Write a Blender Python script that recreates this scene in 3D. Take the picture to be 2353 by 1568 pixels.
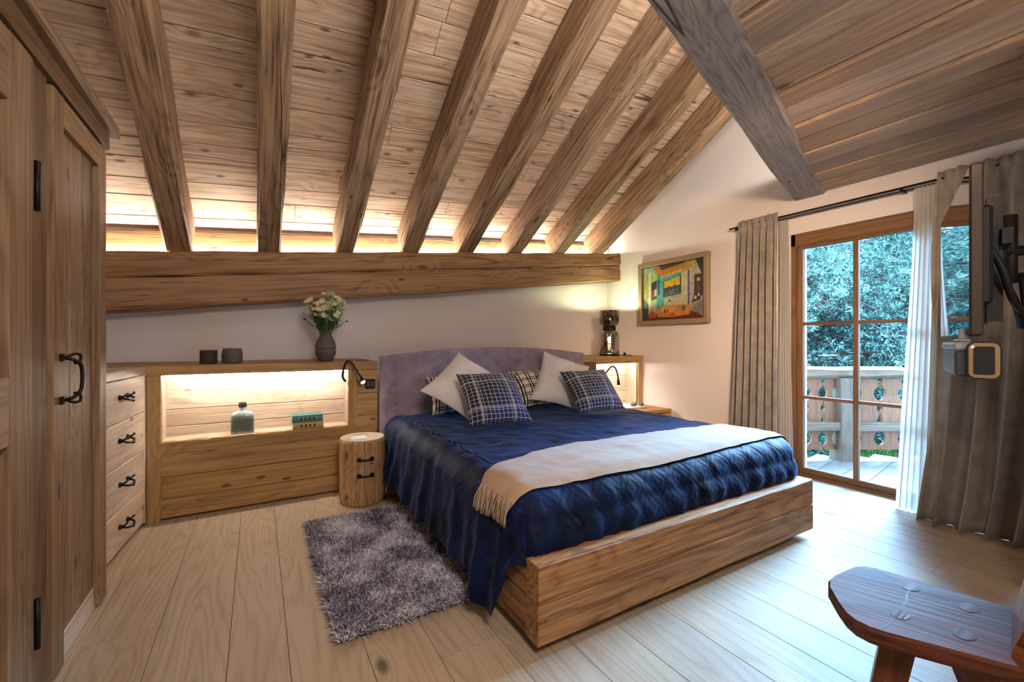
import bpy, bmesh, math, random
import numpy as np
from math import sin, cos, pi, radians, hypot, atan2, sqrt
from mathutils import Vector, Matrix, noise

random.seed(7)
rng = np.random.default_rng(7)
SC = bpy.context.scene
COL = SC.collection
for o in list(bpy.data.objects):
    bpy.data.objects.remove(o)

# ------------------------------------------------------------------ camera
cd = bpy.data.cameras.new('camera')
cam = bpy.data.objects.new('camera', cd)
COL.objects.link(cam)
cam.location = (0, 0, 1.2)
cam.rotation_euler = (pi / 2, 0, radians(-30.6))
cd.sensor_width = 36.0
cd.lens = 36.0 * 990 / 2353
cd.shift_y = 0.0012
cd.clip_start = 0.02
SC.camera = cam

# ------------------------------------------------------------------ world, exposure
wd = bpy.data.worlds.new('dusk_sky')
SC.world = wd
wd.use_nodes = True
bg = wd.node_tree.nodes['Background']
bg.inputs[0].default_value = (0.42, 0.68, 1.0, 1)
bg.inputs[1].default_value = 9.0
VS = SC.view_settings
VS.view_transform = 'Standard'
VS.look = 'None'
VS.exposure = 0.0
VS.gamma = 1.0
VS.use_curve_mapping = False
SC.cycles.use_denoising = True
SC.cycles.use_adaptive_sampling = True
SC.cycles.adaptive_threshold = 0.04
SC.cycles.max_bounces = 7
SC.cycles.diffuse_bounces = 3
SC.cycles.glossy_bounces = 3
SC.cycles.transmission_bounces = 6
SC.cycles.transparent_max_bounces = 12
SC.cycles.caustics_reflective = False
SC.cycles.caustics_refractive = False
SC.cycles.sample_clamp_indirect = 4.0


sd = bpy.data.lights.new('soft_daylight', 'SUN')
sd.energy, sd.angle, sd.color = 125.0, radians(46), (0.33, 0.62, 1.0)
so = bpy.data.objects.new('soft_daylight', sd)
COL.objects.link(so)
so.location = (9, 1.5, 6)
so.rotation_euler = Vector((-0.76, -0.08, -0.64)).to_track_quat('-Z', 'Y').to_euler()


def area(name, loc, direction, sx, sy, power, color, spread=pi, portal=False):
    l = bpy.data.lights.new(name, 'AREA')
    l.shape = 'RECTANGLE'
    l.size, l.size_y = sx, sy
    l.energy = power
    l.color = color
    l.spread = spread
    if portal:
        l.cycles.is_portal = True
    o = bpy.data.objects.new(name, l)
    COL.objects.link(o)
    o.location = loc
    o.rotation_euler = Vector(direction).to_track_quat('-Z', 'Y').to_euler()
    return o


def point(name, loc, power, color, radius=0.02):
    l = bpy.data.lights.new(name, 'POINT')
    l.energy, l.color, l.shadow_soft_size = power, color, radius
    o = bpy.data.objects.new(name, l)
    COL.objects.link(o)
    o.location = loc
    return o


WARM = (1.0, 0.89, 0.72)
WARM2 = (1.0, 0.70, 0.42)
area('window_portal', (4.5, 1.16, 1.1), (-1, 0, 0), 1.95, 2.2, 1, (1, 1, 1), portal=True)
# room and gallery lamps, plus unseen fills added for ceiling and gable wall
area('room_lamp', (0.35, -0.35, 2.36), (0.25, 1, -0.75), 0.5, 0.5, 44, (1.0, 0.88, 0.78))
area('ceiling_fill', (1.3, -1.25, 0.9), (0.1, 0.35, 1), 0.9, 0.9, 30, WARM)  # unseen fill added behind the camera to brighten the flat ceiling
area('gable_wall_fill', (1.75, 0.45, 2.20), (1, 0.85, -0.38), 0.25, 0.12, 15, (1.0, 0.66, 0.38), radians(72))  # added warm fill that lifts the gable wall and curtains, no fixture here
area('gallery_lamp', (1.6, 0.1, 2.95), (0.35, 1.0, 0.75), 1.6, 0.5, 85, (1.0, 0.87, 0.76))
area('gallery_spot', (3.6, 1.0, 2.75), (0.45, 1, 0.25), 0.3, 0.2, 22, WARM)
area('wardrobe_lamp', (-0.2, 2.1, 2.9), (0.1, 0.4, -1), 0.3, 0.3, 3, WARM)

# ------------------------------------------------------------------ helpers
MW = {}


def lin(r, g, b):
    def f(c):
        c /= 255.0
        return c / 12.92 if c <= 0.04045 else ((c + 0.055) / 1.055) ** 2.4
    return (f(r), f(g), f(b), 1.0)


def reg(o, m):
    MW[o.name] = m


def place(o, parent, m):
    if parent is not None:
        o.parent = parent
        o.matrix_basis = MW[parent.name].inverted() @ m
    else:
        o.matrix_basis = m
    MW[o.name] = m


def tag(o, label=None, cat=None, group=None, kind=None):
    if label: o['label'] = label
    if cat: o['category'] = cat
    if group: o['group'] = group
    if kind: o['kind'] = kind
    return o


def empty(name, loc, label=None, cat=None, group=None, kind=None):
    o = bpy.data.objects.new(name, None)
    COL.objects.link(o)
    o.empty_display_size = 0.05
    place(o, None, Matrix.Translation(loc))
    return tag(o, label, cat, group, kind)


class MB:
    def __init__(s):
        s.v, s.f, s.sm = [], [], []

    def add(s, vs, fs, smooth=False):
        b = len(s.v)
        s.v += [tuple(v) for v in vs]
        s.f += [tuple(i + b for i in f) for f in fs]
        s.sm += [smooth] * len(fs)
        return s

    def box(s, lo, hi, ch=0.0, m=None):
        (x0, y0, z0), (x1, y1, z1) = lo, hi
        if ch <= 0:
            vs = [(x, y, z) for x in (x0, x1) for y in (y0, y1) for z in (z0, z1)]
            fs = [(0, 1, 3, 2), (4, 6, 7, 5), (0, 4, 5, 1), (2, 3, 7, 6), (0, 2, 6, 4), (1, 5, 7, 3)]
        else:
            ch = min(ch, 0.45 * min(x1 - x0, y1 - y0, z1 - z0))
            vs, idx = [], {}
            for i, x in enumerate((x0, x1)):
                for j, y in enumerate((y0, y1)):
                    for k, z in enumerate((z0, z1)):
                        sx, sy, sz = (1 - 2 * i), (1 - 2 * j), (1 - 2 * k)
                        for a in range(3):
                            p = [x + ch * sx, y + ch * sy, z + ch * sz]
                            p[a] = (x, y, z)[a]
                            idx[(i, j, k, a)] = len(vs)
                            vs.append(tuple(p))
            fs = []
            for a in range(3):
                b, c = (a + 1) % 3, (a + 2) % 3
                for e in (0, 1):
                    q = []
                    for (u, w) in ((0, 0), (1, 0), (1, 1), (0, 1)):
                        k = [0, 0, 0]; k[a] = e; k[b] = u; k[c] = w
                        q.append(idx[(k[0], k[1], k[2], a)])
                    fs.append(tuple(q if e else q[::-1]))
                # edges along axis a
                for u in (0, 1):
                    for w in (0, 1):
                        k0 = [0, 0, 0]; k0[a] = 0; k0[b] = u; k0[c] = w
                        k1 = list(k0); k1[a] = 1
                        q = [idx[(*k0, b)], idx[(*k1, b)], idx[(*k1, c)], idx[(*k0, c)]]
                        fs.append(tuple(q if (u ^ w) else q[::-1]))
            for i in (0, 1):
                for j in (0, 1):
                    for k in (0, 1):
                        q = [idx[(i, j, k, a)] for a in range(3)]
                        fs.append(tuple(q if (i + j + k) % 2 else q[::-1]))
        if m is not None:
            vs = [tuple(m @ Vector(v)) for v in vs]
        return s.add(vs, fs)

    def tube(s, path, rad, n=8, cap=True, smooth=True, sq=1.0):
        P = [Vector(p) for p in path]
        R = rad if isinstance(rad, (list, tuple)) else [rad] * len(P)
        vs, fs = [], []
        up = None
        for i, p in enumerate(P):
            t = (P[min(i + 1, len(P) - 1)] - P[max(i - 1, 0)]).normalized()
            if up is None:
                up = Vector((0, 0, 1)) if abs(t.z) < 0.9 else Vector((1, 0, 0))
            a = (up - t * up.dot(t)).normalized()
            b = t.cross(a)
            up = a
            for k in range(n):
                th = 2 * pi * k / n
                vs.append(p + (a * cos(th) + b * sin(th) * sq) * R[i])
        for i in range(len(P) - 1):
            for k in range(n):
                k2 = (k + 1) % n
                fs.append((i * n + k, i * n + k2, (i + 1) * n + k2, (i + 1) * n + k))
        s.add(vs, fs, smooth)
        if cap:
            b = len(s.v) - len(vs)
            s.f.append(tuple(b + k for k in range(n))[::-1]); s.sm.append(False)
            s.f.append(tuple(b + (len(P) - 1) * n + k for k in range(n))); s.sm.append(False)
        return s

    def lathe(s, prof, n=24, c=(0, 0, 0), sx=1.0, sy=1.0, cap0=True, cap1=True, wob=None, smooth=True):
        vs, fs = [], []
        for i, (r, z) in enumerate(prof):
            for k in range(n):
                th = 2 * pi * k / n
                rr = r * (1 + (wob(th, z) if wob else 0))
                vs.append((c[0] + rr * cos(th) * sx, c[1] + rr * sin(th) * sy, c[2] + z))
        for i in range(len(prof) - 1):
            for k in range(n):
                k2 = (k + 1) % n
                fs.append((i * n + k, i * n + k2, (i + 1) * n + k2, (i + 1) * n + k))
        b = len(s.v)
        s.add(vs, fs, smooth)
        if cap0: s.f.append(tuple(b + k for k in range(n))[::-1]); s.sm.append(False)
        if cap1: s.f.append(tuple(b + (len(prof) - 1) * n + k for k in range(n))); s.sm.append(False)
        return s

    def prism(s, pts, d, o, ax, ay, az):
        o, ax, ay, az = map(Vector, (o, ax, ay, az))
        n = len(pts)
        vs = [o + ax * p[0] + ay * p[1] for p in pts] + [o + ax * p[0] + ay * p[1] + az * d for p in pts]
        fs = [tuple(range(n))[::-1], tuple(range(n, 2 * n))]
        fs += [(i, (i + 1) % n, n + (i + 1) % n, n + i) for i in range(n)]
        return s.add(vs, fs)

    def grid(s, fn, nu, nv, smooth=True):
        vs = [fn(i / nu, j / nv) for j in range(nv + 1) for i in range(nu + 1)]
        fs = [(j * (nu + 1) + i, j * (nu + 1) + i + 1, (j + 1) * (nu + 1) + i + 1, (j + 1) * (nu + 1) + i)
              for j in range(nv) for i in range(nu)]
        return s.add(vs, fs, smooth)

    def build(s, name, mat, parent=None, m=None, uv=None, merge=0):
        me = bpy.data.meshes.new(name)
        me.from_pydata(s.v, [], s.f)
        me.polygons.foreach_set('use_smooth', s.sm)
        if uv is not None:
            l = me.uv_layers.new()
            idx = np.zeros(len(me.loops), np.int32)
            me.loops.foreach_get('vertex_index', idx)
            l.data.foreach_set('uv', np.asarray(uv, np.float32)[idx].ravel())
        if merge:
            bm = bmesh.new(); bm.from_mesh(me)
            bmesh.ops.remove_doubles(bm, verts=bm.verts, dist=merge)
            bm.to_mesh(me); bm.free()
        me.update()
        if mat: me.materials.append(mat)
        o = bpy.data.objects.new(name, me)
        COL.objects.link(o)
        base = m or Matrix.Identity(4)
        if parent is not None and m is None:
            # move the origin of the part to the parent's origin
            base = MW[parent.name].copy()
            me.transform(base.inverted())
        place(o, parent, base)
        return o


def frame(x, w, o):
    x = Vector(x).normalized(); w = Vector(w)
    y = (w - x * w.dot(x)).normalized()
    z = x.cross(y)
    m = Matrix((x, y, z)).transposed().to_4x4()
    m.translation = Vector(o)
    return m


def board(name, mat, p0, p1, wdir, W, T, parent=None, seg=1, jit=0.0, ch=0.004, W1=None, T1=None, wave=0.0):
    """a timber from p0 to p1 (centre line); local x runs along the grain"""
    p0, p1 = Vector(p0), Vector(p1)
    L = (p1 - p0).length
    m = frame(p1 - p0, wdir, p0)
    W1 = W1 or W; T1 = T1 or T
    vs, fs = [], []
    ph = random.random() * 100
    for i in range(seg + 1):
        t = i / seg
        w = (W + (W1 - W) * t) / 2
        h = (T + (T1 - T) * t) / 2
        ox = noise.noise((t * L * 0.9, ph, 0)) * wave
        oz = noise.noise((t * L * 0.9, ph, 9)) * wave
        c = ch * (1 + (0.8 * noise.noise((t * L * 3, ph, 4)) if jit else 0))
        for (a, b) in ((-w + c, -h), (w - c, -h), (w, -h + c), (w, h - c), (w - c, h), (-w + c, h), (-w, h - c), (-w, -h + c)):
            vs.append((L * t, a + ox + random.uniform(-jit, jit), b + oz + random.uniform(-jit, jit)))
    for i in range(seg):
        for k in range(8):
            k2 = (k + 1) % 8
            fs.append((i * 8 + k, (i + 1) * 8 + k, (i + 1) * 8 + k2, i * 8 + k2))
    fs.append(tuple(range(8)))
    fs.append(tuple(seg * 8 + k for k in range(8))[::-1])
    b = MB().add([(x, y, z) for x, y, z in vs], [f[::-1] for f in fs])
    return b.build(name, mat, parent, m)


# ------------------------------------------------------------------ materials
def new_mat(name):
    mt = bpy.data.materials.new(name)
    mt.use_nodes = True
    nt = mt.node_tree
    return mt, nt, nt.nodes['Principled BSDF']


def nd(nt, typ, ins=None, **props):
    n = nt.nodes.new(typ)
    for k, v in props.items():
        setattr(n, k, v)
    for k, v in (ins or {}).items():
        s = n.inputs[k]
        if isinstance(v, bpy.types.NodeSocket):
            nt.links.new(v, s)
        else:
            s.default_value = v
    return n


def mth(nt, op, a, b=None, c=None, clamp=False):
    ins = {0: a}
    if b is not None: ins[1] = b
    if c is not None: ins[2] = c
    return nd(nt, 'ShaderNodeMath', ins, operation=op, use_clamp=clamp).outputs[0]


def mix(nt, f, a, b, mode='MIX'):
    n = nd(nt, 'ShaderNodeMix', {0: f, 6: a, 7: b}, data_type='RGBA', blend_type=mode)
    return n.outputs[2]


def rng_map(nt, v, a, b, c=0.0, d=1.0):
    return nd(nt, 'ShaderNodeMapRange', {0: v, 1: a, 2: b, 3: c, 4: d}).outputs[0]


def plain(name, col, rough=0.5, metal=0.0, spec=0.5, bump=0, bscale=60, **kw):
    mt, nt, b = new_mat(name)
    b.inputs['Base Color'].default_value = col
    b.inputs['Roughness'].default_value = rough
    b.inputs['Metallic'].default_value = metal
    b.inputs['Specular IOR Level'].default_value = spec
    for k, v in kw.items():
        b.inputs[k.replace('_', ' ')].default_value = v
    if bump:
        tc = nd(nt, 'ShaderNodeTexCoord')
        n = nd(nt, 'ShaderNodeTexNoise', {'Vector': tc.outputs['Object'], 'Scale': bscale, 'Detail': 4.0})
        bp = nd(nt, 'ShaderNodeBump', {'Strength': bump, 'Distance': 0.004, 'Height': n.outputs[0]})
        nt.links.new(bp.outputs[0], b.inputs['Normal'])
    return mt


def emit(name, col, s):
    mt, nt, b = new_mat(name)
    b.inputs['Base Color'].default_value = (0.8, 0.8, 0.8, 1)
    b.inputs['Emission Color'].default_value = (*col[:3], 1)
    b.inputs['Emission Strength'].default_value = s
    return mt


def wood(name, light, dark, knots=0.45, crack=0.5, rough=0.55, var=0.16, ring=1.0, fib=0.5, bump=0.35,
         axis='X', coat=0.0, scale=1.0, grey=None, greyf=0.5, spec=0.35, patch=0.7, streak=1.0, spots=0.0, lcrack=0.0, same=False):
    mt, nt, b = new_mat(name)
    tc = nd(nt, 'ShaderNodeTexCoord')
    oi = nd(nt, 'ShaderNodeObjectInfo')
    r = oi.outputs['Random']
    if same:
        r = nd(nt, 'ShaderNodeValue').outputs[0]; r.default_value = 0.5
    off = nd(nt, 'ShaderNodeCombineXYZ', {0: mth(nt, 'MULTIPLY', r, 41.0), 1: mth(nt, 'MULTIPLY', r, 23.0), 2: mth(nt, 'MULTIPLY', r, 61.0)})
    sp = nd(nt, 'ShaderNodeSeparateXYZ', {0: tc.outputs['Object']})
    order = {'X': (0, 1, 2), 'Y': (1, 0, 2), 'Z': (2, 0, 1)}[axis]
    v0 = nd(nt, 'ShaderNodeCombineXYZ', {0: sp.outputs[order[0]], 1: sp.outputs[order[1]], 2: sp.outputs[order[2]]})
    v = nd(nt, 'ShaderNodeVectorMath', {0: v0.outputs[0], 1: off.outputs[0]}, operation='ADD').outputs[0]

    def sv(a, c):
        return nd(nt, 'ShaderNodeVectorMath', {0: v, 1: (a * scale, c * scale, c * scale)}, operation='MULTIPLY').outputs[0]

    n1 = nd(nt, 'ShaderNodeTexNoise', {'Vector': sv(0.38, 3.4), 'Scale': 1.0, 'Detail': 2.0, 'Distortion': 0.25}).outputs[0]
    vo = nd(nt, 'ShaderNodeTexVoronoi', {'Vector': sv(2.1, 4.6), 'Scale': 1.0})
    kc = nd(nt, 'ShaderNodeSeparateColor', {0: vo.outputs['Color']})
    gate = mth(nt, 'LESS_THAN', kc.outputs[0], knots)
    kd = mth(nt, 'ADD', vo.outputs['Distance'], mth(nt, 'MULTIPLY', kc.outputs[1], 0.08))
    kmask = mth(nt, 'MULTIPLY', rng_map(nt, kd, 0.075, 0.15, 1.0, 0.0), gate)
    kfall = mth(nt, 'MULTIPLY', rng_map(nt, kd, 0.05, 0.5, 1.0, 0.0), gate)
    rv = mth(nt, 'ADD', mth(nt, 'MULTIPLY', n1, 17.0 * ring), mth(nt, 'MULTIPLY', kfall, 2.6))
    rp = mth(nt, 'PINGPONG', rv, 0.5)
    rr = mth(nt, 'POWER', mth(nt, 'MULTIPLY', rp, 2.0), 1.8)
    fb = nd(nt, 'ShaderNodeTexNoise', {'Vector': sv(2.6, 85.0), 'Scale': 1.0, 'Detail': 3.0}).outputs[0]
    pt = nd(nt, 'ShaderNodeTexNoise', {'Vector': sv(0.8, 2.6), 'Scale': 1.0, 'Detail': 3.0}).outputs[0]
    ck = nd(nt, 'ShaderNodeTexNoise', {'Vector': sv(1.3, 30.0), 'Scale': 1.0, 'Detail': 4.0, 'Roughness': 0.6}).outputs[0]
    cm = rng_map(nt, ck, 0.66, 0.71, 0.0, crack)
    f = mth(nt, 'ADD', mth(nt, 'MULTIPLY', rr, 0.42), mth(nt, 'MULTIPLY', mth(nt, 'SUBTRACT', fb, 0.40), fib * 2.4))
    f = mth(nt, 'ADD', f, mth(nt, 'MULTIPLY', mth(nt, 'SUBTRACT', pt, 0.5), patch))
    sk = nd(nt, 'ShaderNodeTexNoise', {'Vector': sv(1.1, 36.0), 'Scale': 1.0, 'Detail': 5.0, 'Roughness': 0.62}).outputs[0]
    f = mth(nt, 'ADD', f, mth(nt, 'MULTIPLY', mth(nt, 'SUBTRACT', sk, 0.47), 1.5 * streak), clamp=True)
    if lcrack:
        lc = nd(nt, 'ShaderNodeTexNoise', {'Vector': sv(0.26, 5.5), 'Scale': 1.0, 'Detail': 1.5, 'Roughness': 0.5}).outputs[0]
        lm = mth(nt, 'MULTIPLY', rng_map(nt, mth(nt, 'ABSOLUTE', mth(nt, 'SUBTRACT', lc, 0.5)), 0.0025, 0.008, 1.0, 0.0), lcrack)
        lm = mth(nt, 'MULTIPLY', lm, rng_map(nt, pt, 0.47, 0.55, 0.0, 1.0))
        cm = mth(nt, 'MAXIMUM', cm, lm)
    if spots:
        v2 = nd(nt, 'ShaderNodeTexVoronoi', {'Vector': sv(5.2, 13.0), 'Scale': 1.0})
        k2 = nd(nt, 'ShaderNodeSeparateColor', {0: v2.outputs['Color']})
        s2 = mth(nt, 'MULTIPLY', rng_map(nt, mth(nt, 'ADD', v2.outputs['Distance'], mth(nt, 'MULTIPLY', fb, 0.12)), 0.17, 0.27, 1.0, 0.0), mth(nt, 'LESS_THAN', k2.outputs[0], spots))
        kmask = mth(nt, 'MAXIMUM', kmask, mth(nt, 'MULTIPLY', s2, 0.9))
    col = mix(nt, f, light, dark)
    if grey is not None:
        g = nd(nt, 'ShaderNodeTexNoise', {'Vector': sv(0.9, 6.0), 'Scale': 1.0, 'Detail': 4.0}).outputs[0]
        col = mix(nt, rng_map(nt, g, 0.42, 0.7, 0.0, greyf), col, grey)
    dk = tuple(c * 0.22 for c in dark[:3]) + (1,)
    col = mix(nt, mth(nt, 'MULTIPLY', kmask, 0.85), col, dk)
    col = mix(nt, cm, col, dk)
    hv = nd(nt, 'ShaderNodeHueSaturation', {'Hue': mth(nt, 'ADD', 0.5, mth(nt, 'MULTIPLY', mth(nt, 'SUBTRACT', kc.outputs[2], 0.5), 0.0)),
                                            'Saturation': mth(nt, 'ADD', 1.0 - var * 0.6, mth(nt, 'MULTIPLY', mth(nt, 'FRACT', mth(nt, 'MULTIPLY', r, 7.3)), var * 1.2)),
                                            'Value': mth(nt, 'ADD', 1.0 - var, mth(nt, 'MULTIPLY', r, 2 * var)), 'Color': col})
    nt.links.new(hv.outputs[0], b.inputs['Base Color'])
    b.inputs['Specular IOR Level'].default_value = spec
    rg = mth(nt, 'ADD', rough - 0.08, mth(nt, 'MULTIPLY', fb, 0.2))
    nt.links.new(rg, b.inputs['Roughness'])
    if coat: 
        b.inputs['Coat Weight'].default_value = coat
        b.inputs['Coat Roughness'].default_value = 0.16
    if bump:
        h = mth(nt, 'SUBTRACT', mth(nt, 'MULTIPLY', fb, 0.5), mth(nt, 'MULTIPLY', rr, 0.16))
        h = mth(nt, 'SUBTRACT', h, mth(nt, 'MULTIPLY', cm, 0.9))
        h = mth(nt, 'ADD', h, mth(nt, 'MULTIPLY', pt, 0.8))
        bp = nd(nt, 'ShaderNodeBump', {'Strength': bump, 'Distance': 0.006, 'Height': h})
        nt.links.new(bp.outputs[0], b.inputs['Normal'])
    return mt


W_CEIL = wood('pale_ceiling_board', lin(222, 197, 172), lin(158, 122, 94), knots=0.45, crack=1.0, var=0.10, bump=0.7, spots=0.36, lcrack=0.8, patch=0.5, streak=1.3)
W_RAFT = wood('hewn_rafter', lin(168, 138, 110), lin(94, 70, 50), ring=.7, knots=0.35, crack=0.9, var=0.12, bump=0.9, fib=0.8, spots=0.1, lcrack=0.9, patch=0.6, streak=1.3)
W_BEAM = wood('eave_beam_wood', lin(168, 130, 92), lin(100, 70, 46), ring=.65, knots=0.5, crack=0.75, var=0.07, bump=0.6, spots=0.12, lcrack=0.7)
W_CONS = wood('honey_board', lin(188, 150, 100), lin(136, 100, 62), knots=0.6, crack=0.5, var=0.09, rough=0.5, spots=0.2, patch=0.9, lcrack=.3)
W_RIDGE = wood('grey_beam_wood', lin(152, 142, 142), lin(98, 88, 88), knots=0.25, crack=0.6, var=0.03, bump=1.0, ring=1.6, lcrack=1.0, spots=0.06)
W_FLAT = wood('brown_ceiling_board', lin(190, 158, 132), lin(134, 102, 80), knots=0.35, crack=0.2, var=0.2, grey=lin(138, 118, 112), greyf=0.7)
W_FLOOR = wood('oak_floor_board', lin(188, 170, 146), lin(147, 126, 102), knots=0.16, crack=0.16, var=0.085, rough=0.50, ring=1.5, fib=.22, streak=.45, bump=0.12, spec=0.32, grey=lin(176, 160, 140), greyf=0.5)
W_WARD = wood('wardrobe_wood', lin(152, 122, 92), lin(98, 72, 50), knots=0.5, crack=0.4, var=0.13, spots=0.06)
W_WARDD = wood('dark_wardrobe_wood', lin(122, 90, 62), lin(82, 56, 36), knots=0.2, crack=0.3, var=0.08)
W_CHEST = wood('chest_wood', lin(238, 218, 194), lin(204, 172, 140), knots=0.4, crack=0.5, var=0.07, grey=lin(170, 144, 132), greyf=0.6, spots=0.12, lcrack=0.4)
W_BED = wood('bed_timber', lin(182, 135, 90), lin(114, 75, 46), knots=0.4, crack=0.8, var=0.05, bump=0.6, spots=0.12, lcrack=0.35, patch=.35, streak=1.5, fib=.7)
W_CHAIR = wood('chair_wood', lin(98, 56, 40), lin(48, 25, 17), knots=0.1, crack=0.3, var=0.05, rough=0.55, coat=0.0, bump=0.7, ring=1.5, streak=1.3, spec=.2)
W_CHAIR2 = wood('chair_back_wood', lin(150, 92, 50), lin(100, 56, 28), knots=0.1, crack=0.2, var=0.05, rough=0.35, coat=0.3)
W_WIN = wood('window_wood', lin(136, 100, 70), lin(96, 66, 44), knots=0.05, crack=0.05, var=0.05, rough=0.4, bump=0.12)
W_POST = wood('larch_post', lin(116, 80, 48), lin(58, 37, 21), knots=0.3, crack=0.1, var=0.03, rough=0.4, ring=1.3, patch=.3, streak=1.4)
W_DECK = wood('grey_deck_board', lin(116, 112, 109), lin(84, 82, 80), knots=0.1, crack=0.3, var=0.1, rough=0.6)
W_RAIL = wood('balcony_wood', lin(126, 86, 58), lin(88, 56, 38), knots=0.3, crack=0.3, var=0.14, axis='Z')
W_RAILX = wood('balcony_rail_wood', lin(116, 98, 80), lin(78, 64, 52), knots=0.2, crack=0.5, var=0.06)
W_STUMP = wood('debarked_log', lin(198, 160, 118), lin(140, 102, 68), knots=0.35, crack=0.9, var=0.03, axis='Z', bump=1.0, scale=1.3, streak=1.6, lcrack=.8, same=True)
W_TOP = wood('log_end_grain', lin(240, 226, 200), lin(206, 178, 140), knots=0.0, crack=0.2, var=0.03, rough=0.12, bump=0.05, spec=0.8)

PLASTER = plain('white_plaster', lin(236, 227, 226), 0.85, spec=0.2, bump=0.12, bscale=25)
IRON = plain('black_iron', lin(30, 27, 26), 0.45, 0.6, bump=0.3, bscale=120)
BLACK = plain('black_plastic', lin(24, 23, 24), 0.55, spec=.3)
GREYP = plain('grey_plastic', lin(150, 150, 155), 0.35)
DGREY = plain('dark_grey_plastic', lin(58, 58, 66), 0.4)
GOLDP = plain('bronze_ring', lin(150, 122, 84), 0.4, 0.3)
SCREEN = plain('screen_glass', lin(8, 8, 9), 0.02, spec=1.0)
BRONZE = plain('dark_bronze_metal', lin(62, 50, 42), 0.5, 0.3, spec=.3)
LED = emit('led_strip_light', (1.0, 0.92, 0.79), 165)
LEDN = emit('niche_led_light', (1.0, 0.91, 0.80), 95)
BULB = emit('bulb_light', (1.0, 0.84, 0.58), 60)
SPOT = emit('reading_led', (1.0, 0.95, 0.88), 40)
DOT = emit('status_led', (0.75, 0.85, 1.0), 8)

# window glass: thin clear pane
GLASS, nt, b = new_mat('window_glass')
tr = nd(nt, 'ShaderNodeBsdfTransparent', {0: (0.94, 0.97, 0.98, 1)})
gl = nd(nt, 'ShaderNodeBsdfGlossy', {'Roughness': 0.0})
fr = nd(nt, 'ShaderNodeFresnel', {0: 1.5})
ms = nd(nt, 'ShaderNodeMixShader', {0: fr.outputs[0], 1: tr.outputs[0], 2: gl.outputs[0]})
nt.links.new(ms.outputs[0], nt.nodes['Material Output'].inputs[0])

# smoked mirror glass of the lamp
SMOKE, nt, b = new_mat('smoked_glass')
tr = nd(nt, 'ShaderNodeBsdfTransparent', {0: (0.34, 0.28, 0.22, 1)})
gl = nd(nt, 'ShaderNodeBsdfGlossy', {0: (0.75, 0.72, 0.68, 1), 'Roughness': 0.04})
lw = nd(nt, 'ShaderNodeLayerWeight', {0: 0.35})
ms = nd(nt, 'ShaderNodeMixShader', {0: rng_map(nt, lw.outputs[1], 0.0, 1.0, 0.35, 0.95), 1: tr.outputs[0], 2: gl.outputs[0]})
nt.links.new(ms.outputs[0], nt.nodes['Material Output'].inputs[0])
CHROME = plain('smoked_chrome', lin(120, 113, 106), 0.08, 1.0)

# sheer curtain
SHEER, nt, b = new_mat('sheer_fabric')
tr = nd(nt, 'ShaderNodeBsdfTransparent', {0: (1, 1, 1, 1)})
df = nd(nt, 'ShaderNodeBsdfDiffuse', {0: lin(240, 236, 230)})
tl = nd(nt, 'ShaderNodeBsdfTranslucent', {0: lin(240, 238, 236)})
m1 = nd(nt, 'ShaderNodeMixShader', {0: 0.55, 1: df.outputs[0], 2: tl.outputs[0]})
m2 = nd(nt, 'ShaderNodeMixShader', {0: 0.86, 1: tr.outputs[0], 2: m1.outputs[0]})
nt.links.new(m2.outputs[0], nt.nodes['Material Output'].inputs[0])


def cloth(name, col, rough=0.9, sheen=0.3, weave=700, bump=0.25, col2=None, nscale=9, tint=(1, 1, 1, 1)):
    mt, nt, b = new_mat(name)
    tc = nd(nt, 'ShaderNodeTexCoord')
    n = nd(nt, 'ShaderNodeTexNoise', {'Vector': tc.outputs['Object'], 'Scale': float(weave), 'Detail': 2.0})
    n2 = nd(nt, 'ShaderNodeTexNoise', {'Vector': tc.outputs['Object'], 'Scale': float(nscale), 'Detail': 4.0})
    c2 = col2 or tuple(c * 0.75 for c in col[:3]) + (1,)
    c = mix(nt, rng_map(nt, n2.outputs[0], 0.35, 0.65), col, c2)
    c = mix(nt, mth(nt, 'MULTIPLY', n.outputs[0], 0.35), c, tuple(x * 0.5 for x in col[:3]) + (1,))
    nt.links.new(c, b.inputs['Base Color'])
    b.inputs['Roughness'].default_value = rough
    b.inputs['Specular IOR Level'].default_value = 0.15
    b.inputs['Sheen Weight'].default_value = sheen
    b.inputs['Sheen Roughness'].default_value = 0.4
    b.inputs['Sheen Tint'].default_value = tint
    bp = nd(nt, 'ShaderNodeBump', {'Strength': bump, 'Distance': 0.002, 'Height': n.outputs[0]})
    nt.links.new(bp.outputs[0], b.inputs['Normal'])
    return mt


LINEN = cloth('taupe_curtain_linen', lin(174, 165, 157), col2=lin(150, 141, 134), weave=420)
HEADF = cloth('lilac_grey_velvet', lin(164, 150, 168), sheen=0.6, weave=300, col2=lin(136, 122, 140), tint=(0.8, 0.78, 1, 1))
WHITEC = cloth('white_cotton', lin(242, 238, 240), sheen=0.1, weave=500, bump=0.1, col2=lin(232, 226, 222))
THROW = cloth('beige_wool', lin(188, 160, 134), sheen=0.5, weave=500, col2=lin(178, 148, 122))


def lines_mask(nt, coord, freq, width, offset=0.0):
    f = mth(nt, 'FRACT', mth(nt, 'ADD', mth(nt, 'MULTIPLY', coord, freq), offset))
    return mth(nt, 'LESS_THAN', mth(nt, 'ABSOLUTE', mth(nt, 'SUBTRACT', f, 0.5)), width)


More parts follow.
